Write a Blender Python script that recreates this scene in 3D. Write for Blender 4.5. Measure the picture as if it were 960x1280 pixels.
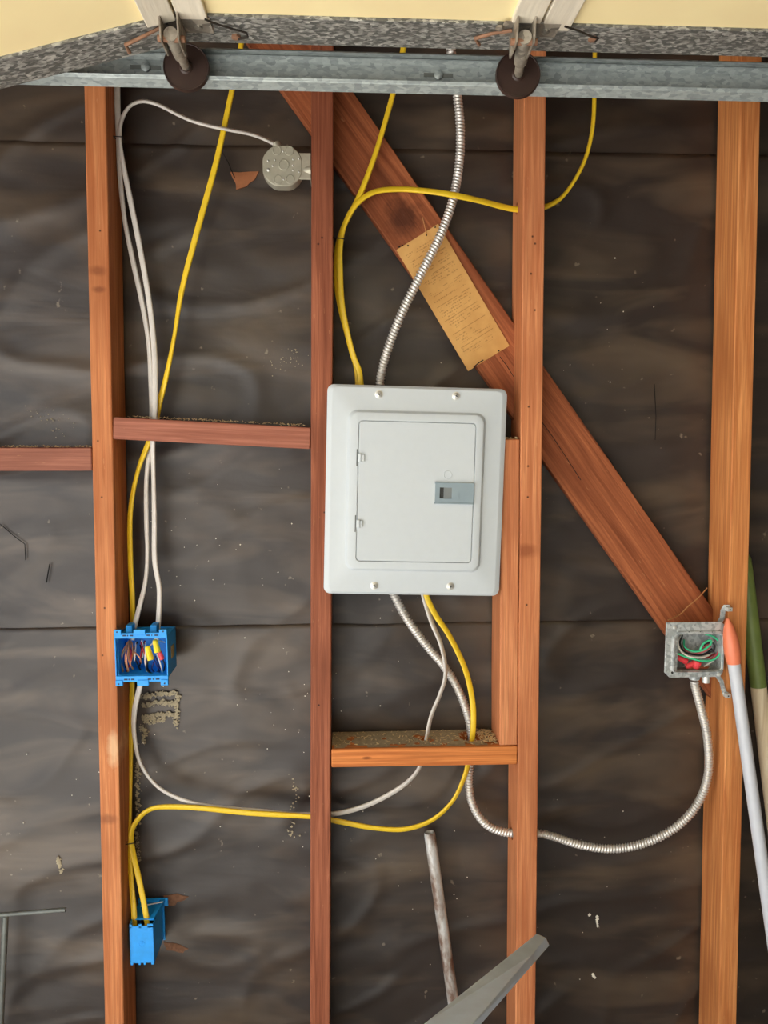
import bpy, bmesh, math, random
from mathutils import Vector, Matrix, noise

random.seed(7)
S = bpy.context.scene
C = S.collection
for o in list(bpy.data.objects): bpy.data.objects.remove(o)

# ------------------------------------------------------------------ camera
F = 961.0                                   # focal length in pixels of the 960x1280 frame
PITCH = math.atan(95/F)                     # looks slightly down
YAW = math.atan(50/F*math.cos(PITCH))       # and slightly to the right
CAM = Vector((0, -1.47, 1.65))
sp, cp, sy, cy = math.sin(PITCH), math.cos(PITCH), math.sin(YAW), math.cos(YAW)
FW = Vector((sy*cp, cy*cp, -sp)); RT = Vector((cy, -sy, 0)); UP = RT.cross(FW)
cd = bpy.data.cameras.new('camera'); cam = bpy.data.objects.new('camera', cd); C.objects.link(cam)
cd.sensor_fit = 'AUTO'; cd.sensor_width = 36; cd.lens = F/1280*36; cd.clip_start = .02
R3 = Matrix((RT, UP, -FW)).transposed()
cam.matrix_world = Matrix.Translation(CAM) @ R3.to_4x4()
S.camera = cam

# ------------------------------------------------------------------ light and exposure
w = bpy.data.worlds.new('world'); S.world = w; w.use_nodes = True
bg = w.node_tree.nodes['Background']
bg.inputs[0].default_value = (.94, .97, 1, 1); bg.inputs[1].default_value = .85
sun_d = bpy.data.lights.new('sun', 'SUN'); sun_d.energy = 9.0; sun_d.angle = math.radians(.6); sun_d.color = (1, .965, .915)
sun = bpy.data.objects.new('sun', sun_d); C.objects.link(sun)
sun.rotation_euler = Vector((.55, -.42, -.75)).to_track_quat('-Z', 'Y').to_euler()
S.view_settings.view_transform = 'Standard'; S.view_settings.look = 'None'
S.view_settings.gamma = 1; S.view_settings.use_curve_mapping = False
S.view_settings.exposure = 1.74

def P(px, py, Y=0.0):
    """the point of the depth plane Y that the pixel of the photograph shows"""
    d = FW + RT*((px-480)/F) - UP*((py-640)/F)
    return CAM + d*((Y-CAM.y)/d.y)

# ------------------------------------------------------------------ materials
def lin(c):
    return tuple(((x/255)/12.92 if x/255 <= .04045 else ((x/255+.055)/1.055)**2.4) for x in c)+(1,)

class NT:
    def __init__(s, name):
        s.m = bpy.data.materials.new(name); s.m.use_nodes = True
        s.t = s.m.node_tree; s.b = s.t.nodes['Principled BSDF']
    def n(s, typ, **kw):
        x = s.t.nodes.new(typ)
        for k, v in kw.items():
            if k in x.inputs.keys() if isinstance(k, str) and not hasattr(x, k) else False: x.inputs[k].default_value = v
            else: setattr(x, k, v)
        return x
    def l(s, a, b): s.t.links.new(a, b)
    def coord(s, scale=(1, 1, 1), loc=(0, 0, 0), which='Object'):
        tc = s.n('ShaderNodeTexCoord'); mp = s.n('ShaderNodeMapping')
        mp.inputs['Scale'].default_value = scale; mp.inputs['Location'].default_value = loc
        s.l(tc.outputs[which], mp.inputs['Vector']); return mp.outputs[0]
    def noise(s, vec, scale=5, detail=4, rough=.55, dist=0):
        x = s.n('ShaderNodeTexNoise'); x.inputs['Scale'].default_value = scale; x.inputs['Detail'].default_value = detail
        x.inputs['Roughness'].default_value = rough; x.inputs['Distortion'].default_value = dist
        s.l(vec, x.inputs['Vector']); return x.outputs['Fac']
    def ramp(s, fac, stops):
        x = s.n('ShaderNodeValToRGB'); e = x.color_ramp.elements
        e[0].position, e[0].color = stops[0]; e[1].position, e[1].color = stops[-1]
        for p, c in stops[1:-1]:
            q = e.new(p); q.color = c
        s.l(fac, x.inputs[0]); return x.outputs[0]
    def mix(s, fac, a, b, mode='MIX'):
        x = s.n('ShaderNodeMix', data_type='RGBA', blend_type=mode)
        for v, i in ((fac, 0), (a, 6), (b, 7)):
            if hasattr(v, 'is_linked'): s.l(v, x.inputs[i])
            else: x.inputs[i].default_value = v
        return x.outputs[2]
    def math(s, op, a, b=None, clamp=False):
        x = s.n('ShaderNodeMath', operation=op, use_clamp=clamp)
        for i, v in enumerate((a, b)):
            if v is None: continue
            if hasattr(v, 'is_linked'): s.l(v, x.inputs[i])
            else: x.inputs[i].default_value = v
        return x.outputs[0]
    def bump(s, h, strength=.3, dist=.002, prev=None):
        x = s.n('ShaderNodeBump'); x.inputs['Strength'].default_value = strength; x.inputs['Distance'].default_value = dist
        s.l(h, x.inputs['Height'])
        if prev: s.l(prev, x.inputs['Normal'])
        return x.outputs[0]
    def out(s, col=None, rough=None, nrm=None, metal=None, spec=None):
        for v, k in ((col, 'Base Color'), (rough, 'Roughness'), (nrm, 'Normal'), (metal, 'Metallic'), (spec, 'Specular IOR Level')):
            if v is None: continue
            if hasattr(v, 'is_linked'): s.l(v, s.b.inputs[k])
            else: s.b.inputs[k].default_value = v
        return s.m

G = lambda v: (v, v, v, 1)

def wood(name, light, dark, seed=0, knots=(), grain=1.0, stain=None, rough=.62):
    t = NT(name); L, D = lin(light), lin(dark)
    v = t.coord((52, 52, 1.6), (seed*3.1, seed*1.7, seed*.9))
    g1 = t.noise(v, 2.2, 5, .6, .7)
    v2 = t.coord((160, 160, 4), (seed, 0, seed))
    g2 = t.noise(v2, 2.0, 3, .6)
    v3 = t.coord((6, 6, 2.2), (0, seed*2.3, seed*1.1))
    g3 = t.noise(v3, 1.6, 3, .5)
    col = t.ramp(g1, [(.34, D), (.52, tuple((a+b)/2 for a, b in zip(L, D))), (.66, L)])
    col = t.mix(t.math('MULTIPLY', t.ramp(g2, [(.35, G(0)), (.75, G(1))]), .48*grain), col, tuple(x*.55 for x in D[:3])+(1,))
    st = lin(stain) if stain else tuple(x*.72 for x in D[:3])+(1,)
    col = t.mix(t.math('MULTIPLY', t.ramp(g3, [(.48, G(0)), (.68, G(1))]), .6), col, st)
    # pale scuffs
    g4 = t.noise(t.coord((90, 90, 22), (seed, seed, 0)), 1.4, 4, .7)
    col = t.mix(t.math('MULTIPLY', t.ramp(g4, [(.66, G(0)), (.74, G(1))]), .28), col, lin((226, 170, 122)))
    for (kx, kz, rx, rz, kc, soft) in knots:
        tc = t.n('ShaderNodeTexCoord'); mp = t.n('ShaderNodeMapping')
        mp.inputs['Location'].default_value = (-kx/rx, 0, -kz/rz); mp.inputs['Scale'].default_value = (1/rx, 0, 1/rz)
        t.l(tc.outputs['Object'], mp.inputs['Vector'])
        ln = t.n('ShaderNodeVectorMath', operation='LENGTH'); t.l(mp.outputs[0], ln.inputs[0])
        d = t.math('ADD', ln.outputs['Value'], t.math('MULTIPLY', t.math('SUBTRACT', t.noise(t.coord((40, 40, 40)), 1.5, 4), .5), 1.1*soft))
        col = t.mix(t.ramp(d, [(.35, G(.85 if rx > .035 or rx < .01 else .6)), (1.05, G(0))]), col, lin(kc))
    b = t.bump(g2, .35, .0012); b = t.bump(g1, .25, .002, b)
    return t.out(col, rough, b, spec=.25)

def plain(name, c, rough=.5, metal=0, spec=.5, var=.12, scale=40, bump=0, stretch=(1, 1, 1)):
    t = NT(name); L = lin(c)
    f = t.noise(t.coord(stretch), scale, 4)
    col = t.mix(t.ramp(f, [(.3, G(0)), (.75, G(1))]), tuple(x*(1-var) for x in L[:3])+(1,), tuple(min(1, x*(1+var)) for x in L[:3])+(1,))
    return t.out(col, rough, t.bump(f, bump, .001) if bump else None, metal, spec)

def galvanized(name, c1, c2, metal=.6, rough=.45, scale=60, contrast=(.35, .65), stretch=(1, 1, 1), dirt=None):
    t = NT(name)
    vo = t.n('ShaderNodeTexVoronoi'); vo.inputs['Scale'].default_value = scale
    v = t.coord(stretch); t.l(v, vo.inputs['Vector'])
    f = t.math('ADD', t.math('MULTIPLY', vo.outputs['Color'], .5), t.math('MULTIPLY', t.noise(v, scale*.8, 5, .7), .5))
    col = t.ramp(f, [(contrast[0], lin(c1)), (contrast[1], lin(c2))])
    if dirt:
        col = t.mix(t.ramp(t.noise(v, scale*.12, 5, .7), [(.48, G(0)), (.68, G(.75))]), col, lin(dirt))
    return t.out(col, rough, t.bump(f, .15, .0006), metal)

M = {}
M['panel'] = plain('panel_grey_paint', (200, 207, 211), .42, 0, .4, .015, 60)
M['latch'] = plain('latch_grey_plastic', (140, 156, 164), .45, var=.04)
M['latch_dark'] = plain('latch_window_dark', (58, 60, 58), .6, var=.1)
M['latch_mid'] = plain('latch_slide_grey', (120, 126, 126), .5, var=.06)
M['zinc'] = plain('zinc_screw', (222, 222, 216), .35, .5, var=.15)
M['yellow'] = plain('yellow_cable_jacket', (238, 200, 42), .42, var=.06, scale=90)
M['white'] = plain('white_cable_jacket', (212, 206, 198), .45, var=.06, scale=90)
M['blue'] = plain('blue_pvc', (22, 154, 240), .45, var=.10, scale=60)
M['blue_dark'] = plain('blue_slot', (14, 40, 74), .6, var=.1)
M['conduit'] = plain('conduit_steel', (222, 218, 212), .36, .55, var=.12, scale=30)
M['octo'] = plain('octagon_box_steel', (178, 174, 156), .42, .35, .5, .10, 70)
M['boxsteel'] = galvanized('junction_box_steel', (158, 164, 164), (204, 208, 206), .3, .42, 160)
M['stile'] = galvanized('stile_mottled_zinc', (92, 92, 88), (200, 198, 190), .25, .6, 330, (.42, .74), (.5, 1, 1), (104, 102, 96))
M['track'] = galvanized('track_zinc', (138, 146, 146), (176, 184, 182), .3, .42, 230, (.3, .7), (.5, 1, 1))
M['track_lip'] = M['track']
M['hinge'] = galvanized('dusty_hinge_steel', (112, 106, 96), (164, 156, 142), .2, .65, 90, (.35, .65), (1, 1, 1), (120, 104, 88))
M['rust'] = plain('rusty_steel', (142, 106, 84), .75, .1, .3, .25, 60)
M['darkwire'] = plain('dark_wire', (52, 46, 40), .6, .4)
M['wheel'] = plain('roller_brown_resin', (50, 33, 27), .45, 0, .5, .15, 50)
M['cream'] = plain('cream_door_skin', (254, 232, 178), .55, 0, .3, .05, 7)
M['stripwhite'] = plain('white_woodgrain_strip', (226, 216, 196), .6, 0, .3, .10, 14, .8, (9, .7, 9))
M['orange'] = plain('orange_plastic_tip', (240, 134, 96), .4, var=.06)
M['pole'] = plain('white_pole_paint', (206, 210, 218), .32, var=.04)
M['green'] = plain('green_paint', (112, 130, 66), .5, var=.15, scale=30)
M['ash'] = wood('handle_ash', (240, 226, 196), (216, 194, 158), 5, grain=.4, stain=(226, 208, 178))
M['sheetsteel'] = plain('angle_galvanized', (204, 222, 240), .42, .1, .5, .08, 25)
M['rodsteel'] = plain('dull_rod_steel', (112, 116, 112), .45, .3, var=.2)
M['copper'] = plain('bare_copper', (224, 160, 124), .35, .5)
M['black_ins'] = plain('black_insulation', (28, 28, 32), .4)
M['white_ins'] = plain('white_insulation', (222, 216, 206), .4)
M['red_ins'] = plain('red_insulation', (176, 40, 44), .4)
M['pink_ins'] = plain('faded_red_insulation', (206, 92, 100), .4)
M['navy_ins'] = plain('navy_insulation', (30, 44, 110), .4)
M['green_ins'] = plain('green_insulation', (70, 206, 150), .4)
M['nut_yellow'] = plain('yellow_wire_nut', (244, 212, 30), .45)
M['nut_red'] = plain('red_wire_nut', (230, 66, 74), .5)
M['plaster'] = plain('hardened_plaster', (168, 156, 130), .85, var=.2, scale=120, bump=.5)
M['chalk'] = plain('white_plaster_crumb', (232, 226, 210), .85, var=.1)
M['sheath'] = wood('sheathing_wood', (168, 96, 54), (132, 70, 38), 11)
M['tornwood'] = plain('torn_felt_brown', (120, 84, 62), .9, var=.3, scale=160, bump=.6)
M['tornwood2'] = plain('torn_felt_bare_wood', (156, 98, 62), .9, var=.2, scale=60)
M['dust'] = plain('grey_dust', (168, 150, 122), .95, var=.2, scale=150, bump=.5)
M['sawdust'] = plain('sawdust', (226, 198, 150), .9, var=.25, scale=200)
M['tantag'] = plain('tan_sticker', (176, 158, 112), .7)
M['concrete'] = plain('concrete', (158, 158, 156), .85, var=.1, scale=9)
M['drive'] = plain('driveway_concrete', (178, 177, 174), .85, var=.08, scale=4)
M['plasterwall'] = plain('bare_wall', (150, 134, 116), .85, var=.08, scale=4)
M['straw'] = plain('dry_straw', (186, 130, 80), .8)
M['black'] = plain('dark_hole', (16, 14, 12), .9)

def tarpaper():
    t = NT('tar_paper')
    v = t.coord((1, 1, 1))
    a = t.noise(v, 3.2, 5, .6)
    b = t.noise(t.coord((1.5, 1, 5)), 2.4, 3, .5, .5)
    c = t.noise(t.coord((1, 1, 1)), 140, 3, .6)
    col = t.ramp(a, [(.3, lin((38, 29, 24))), (.7, lin((51, 41, 35)))])
    col = t.mix(t.math('MULTIPLY', t.ramp(b, [(.44, G(0)), (.76, G(1))]), .55), col, lin((116, 98, 78)))  # pale streaks: dust on the bulges, plus wrinkle sheen put into the colour
    fl = t.noise(t.coord((1, 1, 1), (3, 3, 3)), 55, 2, .5)
    col = t.mix(t.math('MULTIPLY', t.ramp(fl, [(.73, G(0)), (.78, G(1))]), .5), col, lin((150, 138, 118)))
    weave = t.noise(t.coord((8, 8, 220)), 1.5, 2, .5)
    n = t.bump(c, .18, .0006); n = t.bump(weave, .10, .0006, n); n = t.bump(b, .28, .008, n)
    return t.out(col, t.ramp(b, [(.3, G(.50)), (.8, G(.36))]), n, spec=.65)
M['paper'] = tarpaper()

def label_mat():
    # old printed card: rows of small broken type and ruled lines, in the card's own coordinates (metres)
    t = NT('printed_card')
    base = t.mix(t.ramp(t.noise(t.coord(), 18, 4), [(.3, G(0)), (.7, G(1))]), lin((196, 146, 84)), lin((218, 170, 104)))
    tc = t.n('ShaderNodeTexCoord'); sx = t.n('ShaderNodeSeparateXYZ'); t.l(tc.outputs['Object'], sx.inputs[0])
    row = t.math('FRACT', t.math('MULTIPLY', sx.outputs['Z'], 190))
    rowm = t.math('LESS_THAN', row, .48)
    para = t.math('GREATER_THAN', t.noise(t.coord((3, 1, 26)), 1.6, 1), .49)
    word = t.math('GREATER_THAN', t.noise(t.coord((420, 1, 190)), 1.0, 2), .50)
    gap = t.math('GREATER_THAN', t.noise(t.coord((70, 1, 90)), 1.0, 0), .42)
    ink = t.math('MULTIPLY', t.math('MULTIPLY', rowm, word), t.math('MULTIPLY', para, gap))
    big = t.math('LESS_THAN', t.math('FRACT', t.math('MULTIPLY', sx.outputs['Z'], 33)), .045)
    broken = t.math('GREATER_THAN', t.noise(t.coord((14, 1, 3)), 2, 1), .43)
    ink = t.math('MAXIMUM', ink, t.math('MULTIPLY', big, broken))
    inx = t.math('LESS_THAN', t.math('ABSOLUTE', sx.outputs['X']), .037)
    inz = t.math('LESS_THAN', t.math('ABSOLUTE', sx.outputs['Z']), .118)
    ink = t.math('MULTIPLY', t.math('MULTIPLY', ink, inx), t.math('MULTIPLY', inz, .45))
    col = t.mix(ink, base, lin((112, 66, 32)))
    return t.out(col, .75, spec=.2)
M['card'] = label_mat()

def pipe_mat():
    t = NT('worn_painted_pipe')
    v = t.coord((9, 9, 4)); f = t.noise(v, 2.2, 5, .65)
    col = t.ramp(f, [(.40, lin((120, 94, 80))), (.47, lin((166, 156, 148))), (.56, lin((208, 208, 206)))])
    return t.out(col, .5, t.bump(f, .3, .001), .25)
M['pipe'] = pipe_mat()

# ------------------------------------------------------------------ geometry helpers
class MB:
    def __init__(s): s.v = []; s.f = []
    def add(s, vs, fs):
        k = len(s.v); s.v += [Vector(x) for x in vs]; s.f += [tuple(i+k for i in f) for f in fs]; return s
    def box(s, a, b, mat=None):
        (x0, y0, z0), (x1, y1, z1) = a, b
        vs = [Vector(p) for p in ((x0, y0, z0), (x1, y0, z0), (x1, y1, z0), (x0, y1, z0), (x0, y0, z1), (x1, y0, z1), (x1, y1, z1), (x0, y1, z1))]
        if mat: vs = [mat @ v for v in vs]
        return s.add(vs, [(0, 3, 2, 1), (4, 5, 6, 7), (0, 1, 5, 4), (1, 2, 6, 5), (2, 3, 7, 6), (3, 0, 4, 7)])
    def hexa(s, p):  # eight points: near ring of four, far ring of four
        return s.add(p, [(0, 1, 2, 3), (7, 6, 5, 4), (0, 4, 5, 1), (1, 5, 6, 2), (2, 6, 7, 3), (3, 7, 4, 0)])
    def rings(s, rings, caps=(True, True), closed=False):
        n = len(rings[0]); vs = [p for r in rings for p in r]; fs = []
        for i in range(len(rings)-1 + (1 if closed else 0)):
            a, b = i*n, ((i+1) % len(rings))*n
            for j in range(n): fs.append((a+j, a+(j+1) % n, b+(j+1) % n, b+j))
        if caps[0]: fs.append(tuple(reversed(range(n))))
        if caps[1]: fs.append(tuple(range((len(rings)-1)*n, len(rings)*n)))
        return s.add(vs, fs)
    def lathe(s, prof, origin, axis, n=24, caps=(True, True)):
        axis = Vector(axis).normalized(); a = axis.orthogonal().normalized(); b = axis.cross(a)
        rs = [[Vector(origin)+axis*h + (a*math.cos(2*math.pi*j/n)+b*math.sin(2*math.pi*j/n))*max(r, 1e-5) for j in range(n)] for r, h in prof]
        return s.rings(rs, caps)
    def tube(s, pts, r, n=8, caps=True):
        pts = [Vector(p) for p in pts]; rs = []; ref = None
        for i, p in enumerate(pts):
            t = (pts[min(i+1, len(pts)-1)]-pts[max(i-1, 0)]).normalized()
            if ref is None: ref = t.orthogonal().normalized()
            ref = (ref - t*ref.dot(t)).normalized(); b = t.cross(ref)
            rr = r[i] if isinstance(r, (list, tuple)) else r
            rs.append([p+(ref*math.cos(2*math.pi*j/n)+b*math.sin(2*math.pi*j/n))*rr for j in range(n)])
        return s.rings(rs, (caps, caps))
    def prism(s, poly, y0, y1):  # poly of (x, z)
        n = len(poly); vs = [(x, y0, z) for x, z in poly]+[(x, y1, z) for x, z in poly]
        return s.add(vs, [tuple(range(n)), tuple(reversed(range(n, 2*n)))]+[(i+n, (i+1) % n+n, (i+1) % n, i) for i in range(n)])
    def build(s, name, mat, parent=None, smooth=False, bevel=0, mw=None, angle=40):
        me = bpy.data.meshes.new(name); me.from_pydata([tuple(v) for v in s.v], [], s.f); me.validate(); 
        bm = bmesh.new(); bm.from_mesh(me); bmesh.ops.recalc_face_normals(bm, faces=bm.faces); bm.to_mesh(me); bm.free()
        me.materials.append(M[mat] if isinstance(mat, str) else mat)
        o = bpy.data.objects.new(name, me); C.objects.link(o)
        if smooth:
            for p in me.polygons: p.use_smooth = True
            me.set_sharp_from_angle(angle=math.radians(angle))
        if bevel:
            m = o.modifiers.new('bevel', 'BEVEL'); m.width = bevel; m.segments = 2; m.limit_method = 'ANGLE'
        if mw is not None: o.matrix_world = mw
        if parent: o.parent = parent
        return o

def tag(o, label, cat, group=None, kind=None):
    o['label'] = label
    if cat: o['category'] = cat
    if group: o['group'] = group
    if kind: o['kind'] = kind
    return o
def struct(o, label=None):
    o['kind'] = 'structure'
    if label: o['label'] = label
    return o
def empty(name, loc=(0, 0, 0), mw=None):
    o = bpy.data.objects.new(name, None); C.objects.link(o); o.empty_display_size = .05
    if mw is not None: o.matrix_world = mw
    else: o.location = loc
    return o

def catmull(ctrl, step=.006):
    """ctrl: list of tuples of floats; returns samples along a Catmull-Rom curve"""
    n = len(ctrl); out = []
    for i in range(n-1):
        p0, p1, p2, p3 = ctrl[max(i-1, 0)], ctrl[i], ctrl[i+1], ctrl[min(i+2, n-1)]
        L = math.sqrt(sum((a-b)**2 for a, b in zip(p1[:3], p2[:3]))); k = max(2, int(L/step))
        for q in range(k):
            t = q/k
            out.append(tuple(.5*(2*b+(c-a)*t+(2*a-5*b+4*c-d)*t*t+(-a+3*b-3*c+d)*t**3) for a, b, c, d in zip(p0, p1, p2, p3)))
    out.append(tuple(ctrl[-1])); return out

def cut(o, cutters):
    for c in cutters:
        m = o.modifiers.new('cut', 'BOOLEAN'); m.object = c; m.operation = 'DIFFERENCE'; m.solver = 'EXACT'
    bpy.context.view_layer.update()
    ev = o.evaluated_get(bpy.context.evaluated_depsgraph_get())
    me = bpy.data.meshes.new_from_object(ev); me.name = o.name
    o.modifiers.clear(); o.data = me

def board(name, a, b, width, depth, mat, normal=(0, 1, 0), bevel=.0024, parent=None, wob=.0006):
    """a, b: centres of the FRONT face at both ends; depth goes along normal"""
    a, b = Vector(a), Vector(b); z = (b-a).normalized(); y = Vector(normal); x = y.cross(z).normalized(); y = z.cross(x)
    L = (b-a).length; n = max(4, int(L/.06)); rs = []
    for i in range(n+1):
        h = L*i/n; ring = []
        for k, (sx_, yy) in enumerate(((-1, 0), (1, 0), (1, depth), (-1, depth))):
            q = noise.noise(Vector((h*7, k*9.7, a.x*31+a.z*17)))*wob
            ring.append(Vector((sx_*width/2+q, yy+(q*.6 if yy == 0 else 0), h)))
        rs.append(ring)
    mw = Matrix((x, y, z)).transposed().to_4x4(); mw.translation = a
    return MB().rings(rs).build(name, mat, parent, bevel=bevel, mw=mw)

# ------------------------------------------------------------------ the setting
PAPER = .097
def sheet(name, x0, x1, z0, z1, y, seed):
    nx, nz = int((x1-x0)/.010), int((z1-z0)/.010); vs = []; fs = []
    for j in range(nz+1):
        for i in range(nx+1):
            x = x0+(x1-x0)*i/nx; z = z0+(z1-z0)*j/nz
            q = noise.noise(Vector((x*3.1, z*2.2, seed)))
            h = .0026*noise.noise(Vector((x*2.4+q, z*13+q*1.5, seed+5)))
            h += .0020*noise.noise(Vector((x*5+z*3, z*11-x*5, seed+9)))
            h += .0010*noise.noise(Vector((x*22, z*26, seed+13)))
            r = 1-abs(noise.noise(Vector((x*2.6+z*1.4, z*6.5-x*2.4, seed+21))))
            h += .0040*(max(0, r-.84)/.16)**1.5
            h = max(-.006, min(.0062, h))
            edge = .001*noise.noise(Vector((x*9, 0, seed+2)))*3 if j in (0, nz) else 0
            vs.append((x, y-h, z+edge))
    for j in range(nz):
        for i in range(nx):
            a = j*(nx+1)+i; fs.append((a, a+1, a+nx+2, a+nx+1))
    m = MB(); m.add(vs, fs); o = m.build(name, 'paper', smooth=True, angle=180)
    md = o.modifiers.new('thick', 'SOLIDIFY'); md.thickness = .0012; md.offset = 1
    return o
wall = struct(MB().box((-1.2, .110, 0), (1.5, .125, 2.75)).build('wall_back', 'sheathing' if 'sheathing' in M else 'sheath'), 'garage side wall lined with black tar paper behind open studs')
zs1, zs2 = P(500, 185, .095).z, P(500, 779, .095).z
for z0, z1, y, sd in ((zs1-.04, 2.7, PAPER+.0028, 14), (zs2-.05, zs1, PAPER+.0014, 14), (.02, zs2, PAPER, 14)):
    o = sheet('paper_sheet', -1.15, 1.45, z0, z1, y, sd); o.parent = wall

struct(MB().box((-1.2, -6, -.12), (5, .12, 0)).build('floor', 'concrete'), 'grey concrete garage floor')
struct(MB().box((-14, -12, -.16), (-1.2, 6, -.02)).build('ground', 'drive'), 'pale concrete driveway outside')
struct(MB().box((-1.3, -6, 2.75), (5, .2, 2.9)).build('ceiling', 'plasterwall'), 'garage roof deck')
struct(MB().box((5, -6, 0), (5.1, .2, 2.75)).build('wall_right', 'plasterwall'), 'far garage end wall')
struct(MB().box((-1.2, -6.1, 0), (5, -6, 2.75)).build('wall_front', 'drive'), 'opposite garage wall')
struct(MB().box((-1.3, -.45, 0), (-1.2, .125, 2.75)).box((-1.3, -6, 2.16), (-1.2, -.4505, 2.75)).build('wall_left', 'plasterwall'), 'door jamb return and header of the garage opening')
struct(MB().box((1.5, .1, 0), (5, .125, 2.75)).build('wall_side', 'sheath'), 'further boarded run of side wall')

# ------------------------------------------------------------------ framing
TONE = {
 's1': ((228, 154, 100), (186, 108, 62)), 's2': ((176, 106, 76), (128, 68, 44)),
 's3': ((228, 154, 104), (190, 112, 70)), 's4': ((236, 162, 98), (192, 114, 62)),
 'j': ((232, 158, 108), (196, 118, 76)), 'b1': ((184, 118, 96), (146, 86, 66)), 'b0': ((180, 118, 96), (144, 88, 70)),
 'lb': ((236, 150, 82), (190, 106, 52)), 'br': ((186, 110, 70), (132, 70, 40))}
def span(top, bot):
    """front-face edges in pixels at two heights -> centre points at floor and top plate, width"""
    (lx, rx, y1), (lx2, rx2, y2) = top, bot
    a, b, c, d = P(lx, y1), P(rx, y1), P(lx2, y2), P(rx2, y2)
    ct, cb = (a+b)/2, (c+d)/2; k = (ct-cb)/(ct.z-cb.z)
    bottom = cb+k*(.04-cb.z); top_ = cb+k*(2.60-cb.z)
    return bottom, top_, ((b-a).length+(d-c).length)/2
SX = {}
def stud(key, top, bot, label, seed, knots=()):
    b, t, wd = span(top, bot); M['wood_'+key] = wood('fir_stud_'+key, *TONE[key], seed, knots)
    o = board('wall_stud', b, t, wd, .089, 'wood_'+key); tag(o, label, 'stud', 'wall studs')
    SX[key] = lambda z, b=b, t=t, w=wd: (b.x+(t.x-b.x)*(z-b.z)/(t.z-b.z)-w/2, b.x+(t.x-b.x)*(z-b.z)/(t.z-b.z)+w/2)
    return o
def kz(py): return P(480, py).z-.04
s1 = stud('s1', (106, 132, 130), (130.5, 155.5, 1280), 'orange fir wall stud carrying both blue boxes, left of the round metal box', 1,
          [(-.002, kz(342), .02, .012, (120, 62, 30), .5), (-.004, kz(1015), .022, .014, (128, 72, 44), .6), (0, kz(365), .016, .008, (110, 56, 28), .5), (.009, kz(930), .014, .045, (232, 198, 156), .8)]+[(dx, kz(y), .0026, .0026, (44, 26, 16), .1) for dx, y in ((-.008, 551), (-.002, 756), (-.008, 814), (.004, 293), (-.003, 620))])
s2 = stud('s2', (390, 416, 150), (387, 413, 1280), 'dark reddish wall stud at the left edge of the breaker panel', 2, [(dx, kz(y), .0028, .0028, (36, 20, 14), .1) for dx, y in ((0, 298), (-.007, 306), (.006, 640), (-.004, 880))])
s3 = stud('s3', (655, 682, 150), (644, 669.5, 1280), 'orange wall stud just right of the breaker panel crossing the diagonal brace', 3,
          [(-.01, kz(690), .03, .018, (130, 66, 36), .6)]+[(dx, kz(y), .0028, .0028, (40, 22, 14), .1) for dx, y in ((-.002, 293), (.003, 302), (-.004, 340), (.004, 386), (-.006, 508), (-.006, 583), (-.006, 622), (-.006, 758))])
s4 = stud('s4', (923, 950, 200), (898.5, 920, 1280), 'pale orange wall stud behind the white pole with the square metal box', 4)
# notch line of the diagonal let-in brace
BY = .064
ea, eb = P(440, 118, BY), P(888, 752, BY)           # upper edge
la, lb_ = P(355, 113, BY), P(836, 802, BY)          # lower edge
dirb = ((eb-ea).normalized()+(lb_-la).normalized()).normalized()
mid_a = (P(440, 118, BY)+P(370.5, 134, BY))/2
perp = dirb.cross(Vector((0, 1, 0))).normalized()
bw = (abs((la-ea).dot(perp))+abs((lb_-eb).dot(perp)))/2
mid0 = ea+perp*((la-ea).dot(perp))/2; mid1 = eb+perp*((lb_-eb).dot(perp))/2
d2 = (mid1-mid0).normalized()
top_end = mid0-d2*((2.58-mid0.z)/-d2.z) if d2.z < 0 else mid0
low_end = P(877, 862, BY)                            # lower end tucked beside the right-hand stud
bot_end = mid0+d2*((low_end-mid0).dot(d2)+.085)
top_end = mid0-d2*((2.58-mid0.z)/abs(d2.z))
Lb = (top_end-bot_end).length
kn = P(505, 272, BY); knz = (kn-bot_end).dot((top_end-bot_end).normalized()); 
xb = Vector((0, 1, 0)).cross((top_end-bot_end).normalized()).normalized(); knx = (kn-bot_end).dot(xb)
M['wood_br'] = wood('brace_fir', *TONE['br'], 6, [(knx, knz, .042, .048, (70, 34, 18), .8), (knx+.01, knz+.075, .02, .06, (96, 50, 28), .7)])
brace = board('diagonal_brace', bot_end, top_end, bw, .024, 'wood_br')
tag(brace, 'wide dark red-brown board running diagonally behind the studs', 'brace')
def brace_crack(pix):
    return MB().tube([brace.matrix_world.inverted() @ P(px, py, BY-.0002) for px, py in pix], .0007, 5).build('crack', 'black', brace)
bpy.context.view_layer.update()
brace_crack([(677, 527), (690, 545), (708, 572), (726, 600)]); brace_crack([(625, 446), (634, 458), (644, 474)])
# short stud beside the panel, standing on the block
M['wood_j'] = wood('fir_stud_j', *TONE['j'], 7, grain=1.3); M['wood_b1'] = wood('block_b1', *TONE['b1'], 8)
M['wood_b0'] = wood('block_b0', *TONE['b0'], 9); M['wood_lb'] = wood('block_lb', *TONE['lb'], 10, [(0, .07, .004, .012, (120, 62, 28), .4)])
zb_top = P(520, 935).z; zb_bot = P(520, 958).z
jz1 = P(640, 549).z
def xr3(z): return SX['s3'](z)[0]-.0012
jw = .036
js = board('short_stud', (xr3(zb_top)-jw/2, 0.001, zb_top+.001), (xr3(jz1)-jw/2, .001, jz1), jw, .087, 'wood_j')
tag(js, 'short rough-topped stud squeezed between breaker panel and longer stud', 'stud')
zc = (zb_top+zb_bot)/2
lbk = board('blocking', (SX['s2'](zc)[1]+.001, 0.0, zc+.001), (SX['s3'](zc)[0]-.001, 0.0, zc-.001), zb_top-zb_bot, .088, 'wood_lb')
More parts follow.
